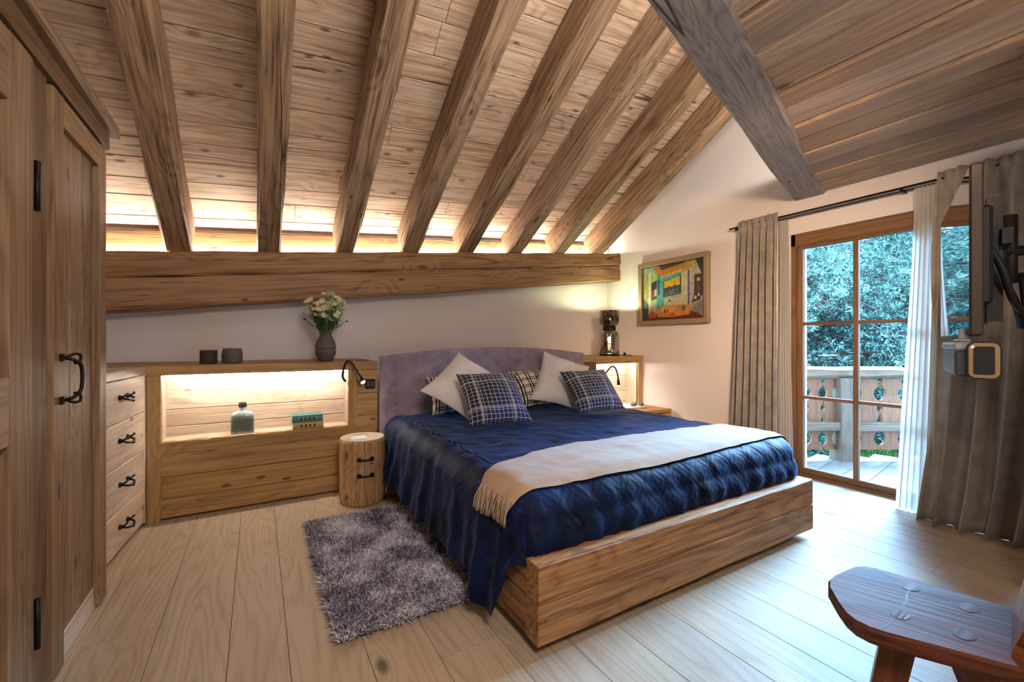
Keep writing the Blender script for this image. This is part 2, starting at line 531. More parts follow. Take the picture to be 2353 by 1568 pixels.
def tartan():
    mt, nt, b = new_mat('navy_tartan_wool')
    uv = nd(nt, 'ShaderNodeTexCoord').outputs['UV']
    sp = nd(nt, 'ShaderNodeSeparateXYZ', {0: uv})
    u, v = sp.outputs[0], sp.outputs[1]
    lu = lines_mask(nt, u, 14.0, 0.075); lv = lines_mask(nt, v, 14.0, 0.075)
    bu = lines_mask(nt, u, 15.0, 0.42); bv = lines_mask(nt, v, 15.0, 0.42)
    wu = lines_mask(nt, u, 1.9, 0.03, 0.12); wv = lines_mask(nt, v, 1.9, 0.03, 0.08)
    navy, blue, white = lin(14, 15, 28), lin(30, 56, 130), lin(206, 204, 214)
    s = mth(nt, 'MULTIPLY', mth(nt, 'ADD', bu, bv), 0.5)
    big = rng_map(nt, mth(nt, 'SUBTRACT', u, v), -0.1, 0.5, 0.05, 0.95)  # blue window light painted into the lower right of the cushion
    c = mix(nt, mth(nt, 'MULTIPLY', big, mth(nt, 'SUBTRACT', 1.0, mth(nt, 'MULTIPLY', s, 0.35))), navy, blue)
    c = mix(nt, mth(nt, 'MULTIPLY', mth(nt, 'ADD', lu, lv), 0.5, clamp=True), c, white)
    c = mix(nt, mth(nt, 'MULTIPLY', mth(nt, 'ADD', wu, wv), 0.4, clamp=True), c, white)
    nt.links.new(c, b.inputs['Base Color'])
    b.inputs['Roughness'].default_value = 0.9
    b.inputs['Sheen Weight'].default_value = 0.25
    return mt


def plaid():
    mt, nt, b = new_mat('cream_black_plaid')
    uv = nd(nt, 'ShaderNodeTexCoord').outputs['UV']
    sp = nd(nt, 'ShaderNodeSeparateXYZ', {0: uv})
    u, v = sp.outputs[0], sp.outputs[1]
    ms = [lines_mask(nt, u, 6.0, 0.055), lines_mask(nt, u, 6.0, 0.055, 0.27), lines_mask(nt, v, 5.0, 0.05), lines_mask(nt, v, 5.0, 0.05, 0.25)]
    m = ms[0]
    for k in ms[1:]: m = mth(nt, 'MAXIMUM', m, k)
    c = mix(nt, m, lin(222, 214, 204), lin(26, 24, 28))
    nt.links.new(c, b.inputs['Base Color'])
    b.inputs['Roughness'].default_value = 0.9
    return mt


TARTAN, PLAID = tartan(), plaid()

# navy velvet bedspread with an embossed lozenge pattern
VELVET, nt, b = new_mat('navy_velvet')
uv = nd(nt, 'ShaderNodeTexCoord').outputs['UV']
sp = nd(nt, 'ShaderNodeSeparateXYZ', {0: uv})
fu = mth(nt, 'ABSOLUTE', mth(nt, 'SUBTRACT', mth(nt, 'FRACT', mth(nt, 'MULTIPLY', sp.outputs[0], 6.0)), 0.5))
fv = mth(nt, 'ABSOLUTE', mth(nt, 'SUBTRACT', mth(nt, 'FRACT', mth(nt, 'MULTIPLY', sp.outputs[1], 5.0)), 0.5))
loz = mth(nt, 'PINGPONG', mth(nt, 'MULTIPLY', mth(nt, 'ADD', fu, fv), 4.0), 0.5)
nn = nd(nt, 'ShaderNodeTexNoise', {'Vector': uv, 'Scale': 6.5, 'Detail': 4.0, 'Roughness': 0.5, 'Distortion': 0.25}).outputs[0]
n3 = nd(nt, 'ShaderNodeTexVoronoi', {'Vector': mix(nt, 0.10, uv, nd(nt, 'ShaderNodeTexNoise', {'Vector': uv, 'Scale': 5.0, 'Detail': 3.0}).outputs[1]), 'Scale': 12.0}, feature='SMOOTH_F1').outputs[0]
h = mth(nt, 'ADD', mth(nt, 'MULTIPLY', rng_map(nt, loz, 0.15, 0.35), 0.10), mth(nt, 'ADD', mth(nt, 'MULTIPLY', nn, 1.9), mth(nt, 'MULTIPLY', n3, 0.9)))
bp = nd(nt, 'ShaderNodeBump', {'Strength': 0.6, 'Distance': 0.012, 'Height': h})
nt.links.new(bp.outputs[0], b.inputs['Normal'])
c = mix(nt, rng_map(nt, nn, 0.35, 0.7), lin(5, 8, 20), lin(17, 36, 80))
nt.links.new(c, b.inputs['Base Color'])
b.inputs['Roughness'].default_value = 0.62
b.inputs['Specular IOR Level'].default_value = 0.14
b.inputs['Sheen Weight'].default_value = 0.32
b.inputs['Sheen Roughness'].default_value = 0.3
b.inputs['Sheen Tint'].default_value = (0.18, 0.36, 0.85, 1)


def island(name, cols, rough=0.8, spec=0.2, nscale=3.0, trans=0.0):
    """colour chosen per loose piece (blade, tuft)"""
    mt, nt, b = new_mat(name)
    g = nd(nt, 'ShaderNodeNewGeometry')
    tc = nd(nt, 'ShaderNodeTexCoord')
    n = nd(nt, 'ShaderNodeTexNoise', {'Vector': tc.outputs['Object'], 'Scale': nscale, 'Detail': 3.0}).outputs[0]
    f = mth(nt, 'ADD', mth(nt, 'MULTIPLY', g.outputs['Random Per Island'], 0.75), mth(nt, 'MULTIPLY', mth(nt, 'SUBTRACT', n, 0.40), 1.7), clamp=True)
    r = nd(nt, 'ShaderNodeValToRGB', {0: f})
    cr = r.color_ramp
    while len(cr.elements) < len(cols): cr.elements.new(0.5)
    for i, c in enumerate(cols):
        cr.elements[i].position = i / (len(cols) - 1)
        cr.elements[i].color = c
    nt.links.new(r.outputs[0], b.inputs['Base Color'])
    b.inputs['Roughness'].default_value = rough
    b.inputs['Specular IOR Level'].default_value = spec
    return mt


RUGM = island('rug_pile', [lin(62, 58, 74), lin(122, 116, 136), lin(204, 200, 216), lin(252, 252, 255)], 0.55, nscale=5.0)
LEAFM = island('spruce_needles', [lin(14, 34, 34), lin(54, 90, 84), lin(104, 138, 126), lin(146, 172, 160)], 0.9, nscale=0.8)
LEAFD = island('dark_needles', [lin(10, 24, 26), lin(26, 52, 48), lin(60, 90, 78)], 0.9, nscale=0.8)
GRASSM = island('grass_blades', [lin(40, 84, 44), lin(80, 138, 70), lin(124, 166, 92)], 0.9)
BARK = plain('bark', lin(74, 58, 50), 0.9, bump=0.8, bscale=30)
SOIL = plain('meadow_ground', lin(56, 92, 50), 0.95, bump=0.5, bscale=6)

# ------------------------------------------------------------------ room shell
XR, YB, XL, YF = 4.2, 4.5, -1.32, -1.7


def zc(x, y):   # underside of the pitched board ceiling
    return 3.60 + 0.09 * (x - 4.2) - 0.551 * (y - 2.63)


def structure(o):
    o['kind'] = 'structure'
    return o


floor = structure(MB().box((XL - .2, YF - .2, -0.2), (XR + .12, YB + .2, -0.022)).build('floor', plain('subfloor', lin(60, 45, 32), 0.9)))
x = XL
k = 0
while x < XR + 0.02:
    w = random.choice((0.20, 0.235, 0.26, 0.245))
    y = YF
    cuts = [YF, random.uniform(-0.6, 0.9), random.uniform(1.5, 3.2), 4.05 if x > -1.0 else 4.4]
    if -0.60 < x < 0.4: cuts = [YF, random.uniform(-0.8, -0.2), 4.05] if k % 3 else [YF, random.uniform(-.6, 0), random.uniform(2.2, 2.9), 4.05]
    for a, c in zip(cuts, cuts[1:]):
        board('plank', W_FLOOR, (x + w / 2, a + .0006, -0.011), (x + w / 2, c - .0006, -0.011), (1, 0, 0), w - 0.0015, 0.022, floor, ch=0.0012)
    x += w
    k += 1

wr = MB()
OY0, OY1, OZ = 0.2, 2.10, 2.18
wr.box((XR, OY1, -0.2), (XR + .3, YB + .3, 6.2))
wr.box((XR, YF - .2, -0.2), (XR + .3, OY0, 6.2))
wr.box((XR, OY0, OZ), (XR + .3, OY1, 6.2))
wr.box((XR + .12, OY0, -0.2), (XR + .3, OY1, -0.01))
structure(wr.build('wall_right', PLASTER))
structure(MB().box((XL - .3, YB, -0.2), (XR, YB + .3, 6.2)).build('wall_back', PLASTER))
structure(MB().box((XL - .3, YF - .2, -0.2), (XL, YB, 6.2)).build('wall_left', PLASTER))
structure(MB().box((XL, YF - .3, -0.2), (XR, YF, 6.4)).build('wall_front', PLASTER))

# pitched ceiling: a deck with single boards beneath it
xd = Vector((1, 0, 0.09)).normalized()
yd = Vector((0, 1, -0.551)); yd = (yd - xd * yd.dot(xd)).normalized()
nd_up = xd.cross(yd)
cb = MB()
cs = [(XL - .3, YB + .3), (XR + .3, YB + .3), (XR + .3, YF - .3), (XL - .3, YF - .3)]
lo = [(x, y, zc(x, y) + .034) for x, y in cs]
hi = [(x, y, zc(x, y) + .2) for x, y in cs]
cb.add(lo + hi, [(0, 1, 2, 3), (7, 6, 5, 4), (0, 4, 5, 1), (1, 5, 6, 2), (2, 6, 7, 3), (3, 7, 4, 0)])
ceil = structure(cb.build('ceiling', plain('ceiling_backing', lin(40, 30, 22), 0.9)))
P0 = Vector((XL, YB + .05, zc(XL, YB + .05)))
s = 0.0
while s < 7.3:
    w = random.choice((0.17, 0.2, 0.22, 0.25, 0.19))
    c = P0 - yd * (s + w / 2) + nd_up * 0.017
    j = random.uniform(1.2, 4.4)
    for a, e in ((0, j), (j + .004, 5.62)):
        board('plank', W_CEIL, c + xd * a + nd_up * random.uniform(0, .004), c + xd * e + nd_up * random.uniform(0, .004), yd, w - 0.004, 0.034, ceil, ch=0.004)
    s += w

# board band on the back wall above the eave beam
tb = structure(MB().box((XL, 4.485, 2.12 - .1), (XL + .01, 4.5, 2.14)).build('trim_1', W_BEAM))
for k, (a, e) in enumerate(((XL, 1.35), (1.354, XR))):
    for h, w in ((-0.10, .19), (-0.30, .19)):
        board('plank', W_BEAM, (a, 4.47, zc(a, 4.5) + h - .02), (e, 4.47, zc(e, 4.5) + h - .02), (0, 0, 1), w, 0.03, tb, ch=.004)

# flat boarded ceiling under the gallery, its edge following the big beam
def edge_y(x): return 1.00 + (x - 1.42) * 0.331
gal = structure(MB().add([(XL, edge_y(XL), 2.53), (XR, edge_y(XR), 2.53), (XR, YF, 2.53), (XL, YF, 2.53),
                          (XL, edge_y(XL), 2.70), (XR, edge_y(XR), 2.70), (XR, YF, 2.70), (XL, YF, 2.70)],
                         [(0, 1, 2, 3), (7, 6, 5, 4), (0, 4, 5, 1), (1, 5, 6, 2), (2, 6, 7, 3), (3, 7, 4, 0)]).build('ceiling', plain('gallery_deck', lin(120, 92, 70), 0.9)))
x = XR
while x > XL:
    w = random.choice((0.17, 0.2, 0.23, 0.26))
    y1 = edge_y(x - w / 2)
    dz = random.uniform(0, .012)
    board('plank', W_FLAT, (x - w / 2, YF, 2.513 + dz), (x - w / 2, y1, 2.513 + dz), (1, 0, 0), w - 0.004, 0.036, gal, ch=0.017)
    x -= w

# ------------------------------------------------------------------ timbers
gb = board('gallery_beam', W_RIDGE, (-1.30, 0.215, 2.615), (4.235, 1.955, 2.615), (-.3, 1, 0), 0.235, 0.27, seg=26, jit=0.005, ch=0.014, wave=0.02)
tag(gb, 'big grey weathered beam crossing overhead at the edge of the flat ceiling', 'beam')

eb = empty('eave_beam', (1.4, 4.35, 1.9), 'long brown horizontal beam above the headboard carrying the rafters', 'beam')
b0, b1 = (1.424 + 1.876) / 2, (2.031 + 2.398) / 2
zs = 0.102
for (f0, f1) in ((0.0, 0.56), (0.565, 1.0)):
    def lvl(x, f):
        bot = 1.424 + (x + .947) * (2.031 - 1.424) / 5.165
        top = 1.874 + (x + .947) * (2.397 - 1.874) / 5.165
        return bot + (top - bot) * f
    xa, xb = -1.30, XR
    ca = (lvl(xa, f0) + lvl(xa, f1)) / 2; cbz = (lvl(xb, f0) + lvl(xb, f1)) / 2
    board('timber', W_BEAM, (xa, 4.345, ca), (xb, 4.345, cbz), (0, 0, 1), lvl(xa, f1) - lvl(xa, f0), 0.215, eb, seg=22, jit=0.005, ch=0.014,
          W1=lvl(xb, f1) - lvl(xb, f0))

rlab = ['leftmost pitched rafter beside the wardrobe cornice, long crack along it', 'second pitched rafter from the left, nearly vertical in view',
        'third pitched rafter from the left, above the vase', 'fourth pitched rafter from the left, broad and darkly streaked',
        'fifth pitched rafter from the left, with a long dark crack', 'sixth pitched rafter from the left, above the middle of the headboard',
        'seventh pitched rafter from the left, last but one before the gable wall', 'rightmost pitched rafter next to the white gable wall']
for i in range(-1, 9):
    xx = 0.075 + 0.622 * (i - 1) if i >= 0 else -1.17
    if i == 8: break
    if i < 0: continue
    ya, yb = 4.46, -1.2
    off = nd_up * -0.14
    a = Vector((xx, ya, zc(xx, ya))) + off
    e = Vector((xx, yb, zc(xx, yb))) + off
    r = board('rafter', W_RAFT, a, e, (1, 0, 0), 0.178, 0.275, seg=26, jit=0.006, ch=0.016, wave=0.014)
    tag(r, rlab[i], 'beam', 'rafters under the pitched ceiling')

# LED strip lying behind the eave beam
ls = board('led_strip', LED, (-1.25, 4.425, 1.874 - .303 * .1 + .014), (4.15, 4.425, 2.392 + .014), (0, 1, 0), 0.025, 0.012)
tag(ls, 'warm white light strip hidden on top of the long eave beam', 'light strip')

# ------------------------------------------------------------------ french door
dr = structure(empty('door_1', (4.25, 1.15, 0)))
fx0, fx1 = 4.215, 4.30
board('frame_rail', W_WIN, (4.26, OY0, OZ - .055), (4.26, OY1, OZ - .055), (0, 0, 1), 0.11, 0.09, dr)
board('frame_rail', W_WIN, (4.255, OY0, 0.006), (4.255, OY1, 0.006), (0, 0, 1), 0.03, 0.11, dr)
for yy in (OY0 + .02, OY1 - .02):
    board('frame_stile', W_WIN, (4.26, yy, 0), (4.26, yy, OZ), (0, 1, 0), 0.04, 0.09, dr)
for (ya, yb) in ((1.155, 2.06), (0.245, 1.15)):
    lf = MB().box((4.235, ya, 0.02), (4.285, ya + .062, 2.10), .006).build('door_leaf', W_WIN, dr)
    ym = (ya + yb) / 2 - .0
    for q in (ya + .031, yb - .025):
        if q == ya + .031: continue
        board('stile', W_WIN, (4.26, q, .02), (4.26, q, 2.10), (0, 1, 0), .05, .05, lf)
    board('rail', W_WIN, (4.26, ya + .062, 2.072), (4.26, yb - .05, 2.072), (0, 0, 1), .056, .05, lf)
    board('rail', W_WIN, (4.26, ya + .062, 0.044), (4.26, yb - .05, 0.044), (0, 0, 1), .05, .05, lf)
    board('muntin', W_WIN, (4.26, ym + .006, .065), (4.26, ym + .006, 2.05), (0, 1, 0), .036, .042, lf)
    for zz in (0.705, 1.366):
        board('muntin', W_WIN, (4.26, ya + .062, zz), (4.26, ym - .013, zz), (0, 0, 1), .026, .04, lf)
        board('muntin', W_WIN, (4.26, ym + .025, zz), (4.26, yb - .05, zz), (0, 0, 1), .026, .04, lf)
    for (a, e) in ((ya + .062, ym - .012), (ym + .024, yb - .05)):
        for (z0, z1) in ((.069, .692), (.718, 1.353), (1.379, 2.044)):
            MB().box((4.259, a, z0), (4.265, e, z1)).build('pane', GLASS, lf)
    if ya > 1: 
        MB().tube([(4.235, ya + .03, 1.02), (4.19, ya + .03, 1.02), (4.185, ya + .05, 1.02), (4.185, ya + .14, 1.02)], .009).build('handle', IRON, lf)

# ------------------------------------------------------------------ left: wardrobe
wa = empty('wardrobe', (-0.95, 1.7, 0), 'tall built-in wooden wardrobe with panelled doors on the left', 'wardrobe')
MB().box((-1.31, 0.2, 0.0), (-0.66, 2.715, 2.14)).build('carcass', W_WARDD, wa)
board('plinth', W_CHEST, (-0.645, 0.2, 0.05), (-0.645, 2.70, 0.05), (0, 0, 1), .10, .03, wa, seg=8, jit=.002)
board('cornice', W_WARD, (-0.78, 0.2, 2.205), (-0.78, 2.76, 2.205), (1, 0, 0), .42, .05, wa, seg=14, jit=.003, ch=.008)
board('fascia', W_WARDD, (-0.63, 0.2, 2.142), (-0.63, 2.715, 2.142), (0, 0, 1), .076, .06, wa)
board('divider', W_WARDD, (-0.645, 2.02, 0), (-0.645, 2.02, 2.105), (0, 1, 0), .12, .05, wa, seg=6, jit=.002)
FX = -0.61


def wdoor(ya, yb, st, top, hinge):
    d = MB().box((-0.66, ya, .10), (-0.642, yb, 2.09)).build('door', W_WARDD, wa)
    for q in (ya + st / 2, yb - st / 2):
        board('stile', W_WARD, (-0.628, q, 0.02), (-0.628, q, 2.095), (0, 1, 0), st - .003, .036, d, seg=6, jit=.001)
    board('rail', W_WARD, (-0.628, ya + st, 2.095 - top / 2), (-0.628, yb - st, 2.095 - top / 2), (0, 0, 1), top, .036, d)
    n = 3
    y0, y1 = ya + st, yb - st
    for k in range(n):
        w = (y1 - y0) / n
        board('plank', W_WARD, (-0.640, y0 + w * (k + .5), .1), (-0.640, y0 + w * (k + .5), 2.0), (0, 1, 0), w - .003, .012, d)
    return d


dA = wdoor(2.10, 2.715, 0.10, 0.10, 1)
dB = wdoor(1.15, 1.945, 0.155, 0.20, 0)
rail_pts = []
board('rail', W_WARD, (-0.628, 1.305, 1.0), (-0.628, 1.79, 1.0), (0, 0, 1), .2, .034, dB, seg=8, jit=.002)
for z in (1.62, 0.22):
    MB().tube([(-.605, 1.958, z), (-.605, 1.958, z + .16)], .008).build('hinge', IRON, dB)
# wrought handle
def arc3(pts, n=6):
    """smooth path through points"""
    P = [Vector(p) for p in pts]
    out = []
    for i in range(len(P) - 1):
        p0, p1, p2, p3 = P[max(i - 1, 0)], P[i], P[i + 1], P[min(i + 2, len(P) - 1)]
        for k in range(n):
            t = k / n
            out.append(0.5 * ((2 * p1) + (-p0 + p2) * t + (2 * p0 - 5 * p1 + 4 * p2 - p3) * t * t + (-p0 + 3 * p1 - 3 * p2 + p3) * t ** 3))
    out.append(P[-1])
    return out


hy, hz = 2.165, 1.06
hb = MB()
hb.tube(arc3([(-.606, hy, hz - .07), (-.575, hy, hz - .06), (-.56, hy + .02, hz - .03), (-.56, hy + .02, hz + .05), (-.575, hy, hz + .075), (-.606, hy, hz + .085)]), .0062)
for sgn, zz in ((1, hz + .085), (-1, hz - .07)):
    hb.tube(arc3([(-.595, hy, zz), (-.58, hy + .03, zz + sgn * .012), (-.57, hy + .05, zz + sgn * .006), (-.572, hy + .048, zz - sgn * .02), (-.58, hy + .028, zz - sgn * .022)]), .005)
    hb.lathe([(.014, 0), (.016, .004), (.01, .008)], 10, (0, 0, 0)) if False else None
    hb.box((-.61, hy - .014, zz - .014), (-.598, hy + .014, zz + .014), .003)
hb.build('handle', IRON, dA)

# ------------------------------------------------------------------ chest of drawers
ch = empty('chest_of_drawers', (-0.95, 3.2, 0), 'pale wooden chest of four drawers with iron handles beside the wardrobe', 'chest')
A, Bv = Vector((-0.700, 2.735, 0)), Vector((-0.632, 3.655, 0))
dv = (Bv - A).normalized(); nv = Vector((dv.y, -dv.x, 0))
Lc = (Bv - A).length
Z = Vector((0, 0, 1))
cb = MB()
pl = [A - nv * .03, Bv - nv * .03, Bv - nv * .6, A - nv * .56]
cb.add([p + Z * .03 for p in pl] + [p + Z * 0.985 for p in pl], [(3, 2, 1, 0), (4, 5, 6, 7), (0, 1, 5, 4), (1, 2, 6, 5), (2, 3, 7, 6), (3, 0, 4, 7)])
cb.build('carcass', W_WARDD, ch)
board('top_board', W_CHEST, A - nv * .292 + Z * 1.013, Bv - nv * .292 + Z * 1.013, nv, .584, .05, ch, seg=8, jit=.0015)
board('end_stile', W_CHEST, Bv - dv * .012 - nv * .012 + Z * 0.02, Bv - dv * .012 - nv * .012 + Z * .99, dv, .022, .03, ch)
zz = 0.03
hs = [(0.03, 0.255), (0.26, 0.50), (0.505, 0.745), (0.75, 0.985)]
for (z0, z1) in hs:
    d = board('drawer', W_CHEST, A - nv * .015 + Z * (z0 + z1) / 2 + dv * .003, Bv - dv * .026 - nv * .015 + Z * (z0 + z1) / 2, Z, z1 - z0, .03, ch, seg=8, jit=.0015, ch=.004)
    c = A + dv * (Lc * .57) + Z * ((z0 + z1) / 2 + .02)
    hb = MB()
    for sg in (-1, 1):
        q = c + dv * .062 * sg
        hb.tube([q, q + nv * .012], [.016, .012], 8)
        hb.tube(arc3([q + nv * .01, q + nv * .03 + dv * .012 * sg + Z * .012, q + nv * .035 - dv * .01 * sg + Z * .02]), .005)
    hb.tube(arc3([c - dv * .062 + nv * .01, c - dv * .05 + nv * .036 - Z * .012, c + nv * .045 - Z * .018, c + dv * .05 + nv * .036 - Z * .012, c + dv * .062 + nv * .01]), .006)
    hb.lathe([(.004, -.012), (.010, -.004), (.004, .004)], 8, tuple(c + nv * .045 - Z * .018))
    hb.build('handle', IRON, d)

# ------------------------------------------------------------------ console with the lit niche
CT = 1.04
co = empty('console', (0.1, 4.0, 0), 'honey wooden wall console with a lit niche left of the bed', 'console')
NX0, NX1, NZ0, NZ1, NY = -0.552, 0.633, 0.529, 0.975, 3.87
board('top_board', W_CONS, (-1.28, 4.085, CT - .0325), (0.868, 4.085, CT - .0325), (0, 1, 0), .83, .065, co, seg=16, jit=.0015)
MB().box((-1.0, 3.90, .0), (0.86, 4.48, .97)).build('carcass', W_WARDD, co)
board('post', W_CONS, (-.592, 3.69, 0), (-.592, 3.69, .975), (1, 0, 0), .08, .04, co, seg=6, jit=.001)
board('post', W_CONS, (.669, 3.69, .445), (.669, 3.69, .975), (1, 0, 0), .072, .04, co, seg=14, jit=.004)
board('ledge', W_CONS, (-.552, 3.69, .487), (.633, 3.69, .487), (0, 0, 1), .084, .04, co, seg=24, jit=.004)
zz = 0.012
for h in (.13, .15, .16):
    board('plank', W_CONS, (-.552, 3.694, zz + h / 2), (.86, 3.694, zz + h / 2), (0, 0, 1), h - .003, .03, co)
    zz += h
for k, (z0, z1) in enumerate(((.452, .60), (.60, .78), (.78, .975))):
    board('plank', W_CONS, (.705, 3.692, (z0 + z1) / 2), (.866, 3.692, (z0 + z1) / 2), (0, 0, 1), z1 - z0 - .002, .034, co)
for (z0, z1) in ((.52, .60), (.60, .72), (.72, .99)):
    board('niche_back', W_CHEST, (NX0 - .02, NY + .012, (z0 + z1) / 2), (NX1 + .03, NY + .012, (z0 + z1) / 2), (0, 0, 1), z1 - z0 - .002, .024, co)
board('niche_shelf', W_CHEST, (NX0 - .01, 3.785, NZ0 - .012), (NX1 + .01, 3.785, NZ0 - .012), (0, 1, 0), .17, .024, co)
board('niche_side', W_CHEST, (NX0 - .012, 3.785, NZ0), (NX0 - .012, 3.785, NZ1), (0, 1, 0), .17, .024, co)
board('niche_side', W_CHEST, (NX1 + .012, 3.785, NZ0), (NX1 + .012, 3.785, NZ1), (0, 1, 0), .17, .024, co)
board('led_strip', LEDN, (NX0 + .01, 3.735, NZ1 - .006), (NX1 - .01, 3.735, NZ1 - .006), (0, 1, 0), .016, .010, co)
sk = MB().box((.765, 3.664, .815), (.845, 3.676, .895), .003).build('socket_plate', BLACK, co)
sk2 = MB().box((.775, 3.660, .835), (.803, 3.665, .876), .002).box((.807, 3.660, .835), (.835, 3.665, .876), .002).build('switch', DGREY, sk)

# right-hand shelf unit with niche
rn = empty('shelf_unit', (3.6, 4.1, 0), 'wooden wall shelf with a small lit niche right of the bed', 'shelf')
RY = 3.85
board('top_board', W_CONS, (3.02, 4.16, 1.0), (4.195, 4.16, 1.0), (0, 1, 0), .64, .06, rn)
MB().box((3.02, 4.075, 0), (4.195, 4.48, .97)).build('carcass', W_WARDD, rn)
board('panel', W_WARDD, (3.23, 3.87, .0), (3.23, 3.87, .97), (1, 0, 0), .40, .04, rn)
board('post', W_CONS, (4.16, 3.87, 0), (4.16, 3.87, .97), (1, 0, 0), .07, .04, rn)
board('rail', W_CONS, (3.43, 3.87, .955), (4.125, 3.87, .955), (0, 0, 1), .03, .04, rn)
for (z0, z1) in ((.40, .58), (.58, .77), (.77, .97)):
    board('niche_back', W_CHEST, (3.42, 4.062, (z0 + z1) / 2), (4.15, 4.062, (z0 + z1) / 2), (0, 0, 1), z1 - z0 - .002, .024, rn)
board('niche_side', W_CHEST, (4.137, 3.96, .41), (4.137, 3.96, .97), (0, 1, 0), .18, .024, rn)
board('niche_side', W_CHEST, (3.418, 3.96, .41), (3.418, 3.96, .97), (0, 1, 0), .18, .024, rn)
board('niche_shelf', W_CHEST, (3.43, 3.96, .413), (4.125, 3.96, .413), (0, 1, 0), .2, .024, rn)
board('led_strip', LEDN, (3.46, 3.93, .94), (4.10, 3.93, .94), (0, 1, 0), .016, .010, rn)
MB().box((3.66, 4.043, .60), (3.74, 4.052, .68), .003).build('socket_plate', WHITEC, rn)
MB().tube(arc3([(3.70, 4.04, .64), (3.72, 4.0, .60), (3.78, 3.99, .55), (3.80, 4.03, .46), (3.83, 4.03, .43)]), .003, 6).build('cord', BLACK, rn)

ns = empty('nightstand', (3.65, 3.6, 0), 'low wooden nightstand with a drawer right of the bed', 'nightstand')
MB().box((3.22, 3.40, .03), (4.13, 3.845, .39)).build('carcass', W_WARDD, ns)
board('top_board', W_CONS, (3.20, 3.607, .407), (4.15, 3.607, .407), (0, 1, 0), .475, .036, ns)
board('side_post', W_CONS, (4.132, 3.385, .0), (4.132, 3.385, .389), (1, 0, 0), .035, .03, ns)
board('drawer', W_CONS, (3.22, 3.385, .27), (4.112, 3.385, .27), (0, 0, 1), .22, .03, ns)
board('plank', W_CONS, (3.22, 3.388, .08), (4.112, 3.388, .08), (0, 0, 1), .15, .026, ns)

# ------------------------------------------------------------------ bed
bed = empty('bed', (1.93, 2.4, 0), 'double bed with chunky timber frame and tufted lilac-grey headboard', 'bed')
BX0, BX1, BY = 0.911, 2.955, 1.345
for (z0, z1, n) in ((.045, .1995, 'foot_board'), (.2005, .352, 'foot_board')):
    board(n, W_BED, (BX0, BY + .045, (z0 + z1) / 2), (BX1, BY + .045, (z0 + z1) / 2), (0, 0, 1), z1 - z0, .09, bed, seg=26, jit=.0012, ch=.006)
    board('side_board', W_BED, (BX0 + .04, BY + .092, (z0 + z1) / 2), (BX0 + .04, 3.5, (z0 + z1) / 2), (0, 0, 1), z1 - z0, .075, bed, seg=14, jit=.001, ch=.005)
    board('side_board', W_BED, (BX1 - .04, BY + .092, (z0 + z1) / 2), (BX1 - .04, 3.5, (z0 + z1) / 2), (0, 0, 1), z1 - z0, .075, bed, seg=14, jit=.001, ch=.005)
MB().box((BX0 + .2, BY + .25, 0), (BX1 - .1, 3.5, .06)).build('plinth', W_WARDD, bed)
MB().box((BX0 + .08, BY + .095, .06), (BX1 - .08, 3.5, .26)).build('slat_base', plain('dark_base', lin(30, 26, 24), .9), bed)
mt_b = MB().box((BX0 + .12, BY + .17, .26), (BX1 - .12, 3.5, .565), .08).build('mattress', WHITEC, bed)

# headboard: tufted front
HX0, HX1, HY0, HY1 = 0.874, 3.008, 3.55, 3.655
HC = (HX0 + HX1) / 2
def htop(x):
    return 1.085 + 0.068 * (1 - ((x - HC) / (HX1 - HC)) ** 2)
btn = [(HX0 + (HX1 - HX0) * (k + .5) / 9, z) for z in (1.0, .845, .69) for k in range(9)]
def hfront(u, v):
    x = HX0 + (HX1 - HX0) * u
    z = 0.06 + (htop(x) - .06) * v
    ed = min(u, 1 - u) * (HX1 - HX0)
    et = (1 - v) * (htop(x) - .06)
    r = .03
    back = 0
    for e in (ed, et):
        if e < r: back = max(back, r - sqrt(max(0, r * r - (r - e) ** 2)))
    dip = 0
    for (bx, bz) in btn:
        d2 = (x - bx) ** 2 + (z - bz) ** 2
        if d2 < .02: dip = max(dip, .018 * math.exp(-d2 / .0012))
    return (x, HY0 + back + dip, z)
hb = MB().grid(hfront, 120, 56)
nb = len(hb.v)
hb.grid(lambda u, v: (HX0 + (HX1 - HX0) * (1 - u), HY1, 0.06 + (htop(HX0 + (HX1 - HX0) * (1 - u)) - .06) * v), 40, 2)
# rim
rim = []
for j in range(57): rim.append(hfront(0, j / 56))
for i in range(1, 121): rim.append(hfront(i / 120, 1))
for j in range(55, -1, -1): rim.append(hfront(1, j / 56))
vs = rim + [(x, HY1, z) for x, y, z in rim]
n = len(rim)
hb.add(vs, [(i, n + i, n + i + 1, i + 1) for i in range(n - 1)], True)
hd = hb.build('headboard', HEADF, bed)
for (bx, bz) in btn:
    MB().lathe([(.001, -.004), (.010, -.003), (.012, .001), (.001, .003)], 10).build('button', HEADF, hd,
        Matrix.Translation((bx, HY0 + .014, bz)) @ Matrix.Rotation(pi / 2, 4, 'X'))

# bedspread
x0, x1, y0, R, zt = 0.868, 2.985, 1.425, 0.13, 0.605
cx0, cx1, cy0, yh = x0 + R, x1 - R, y0 + R, 3.46
ARC = R * pi / 2


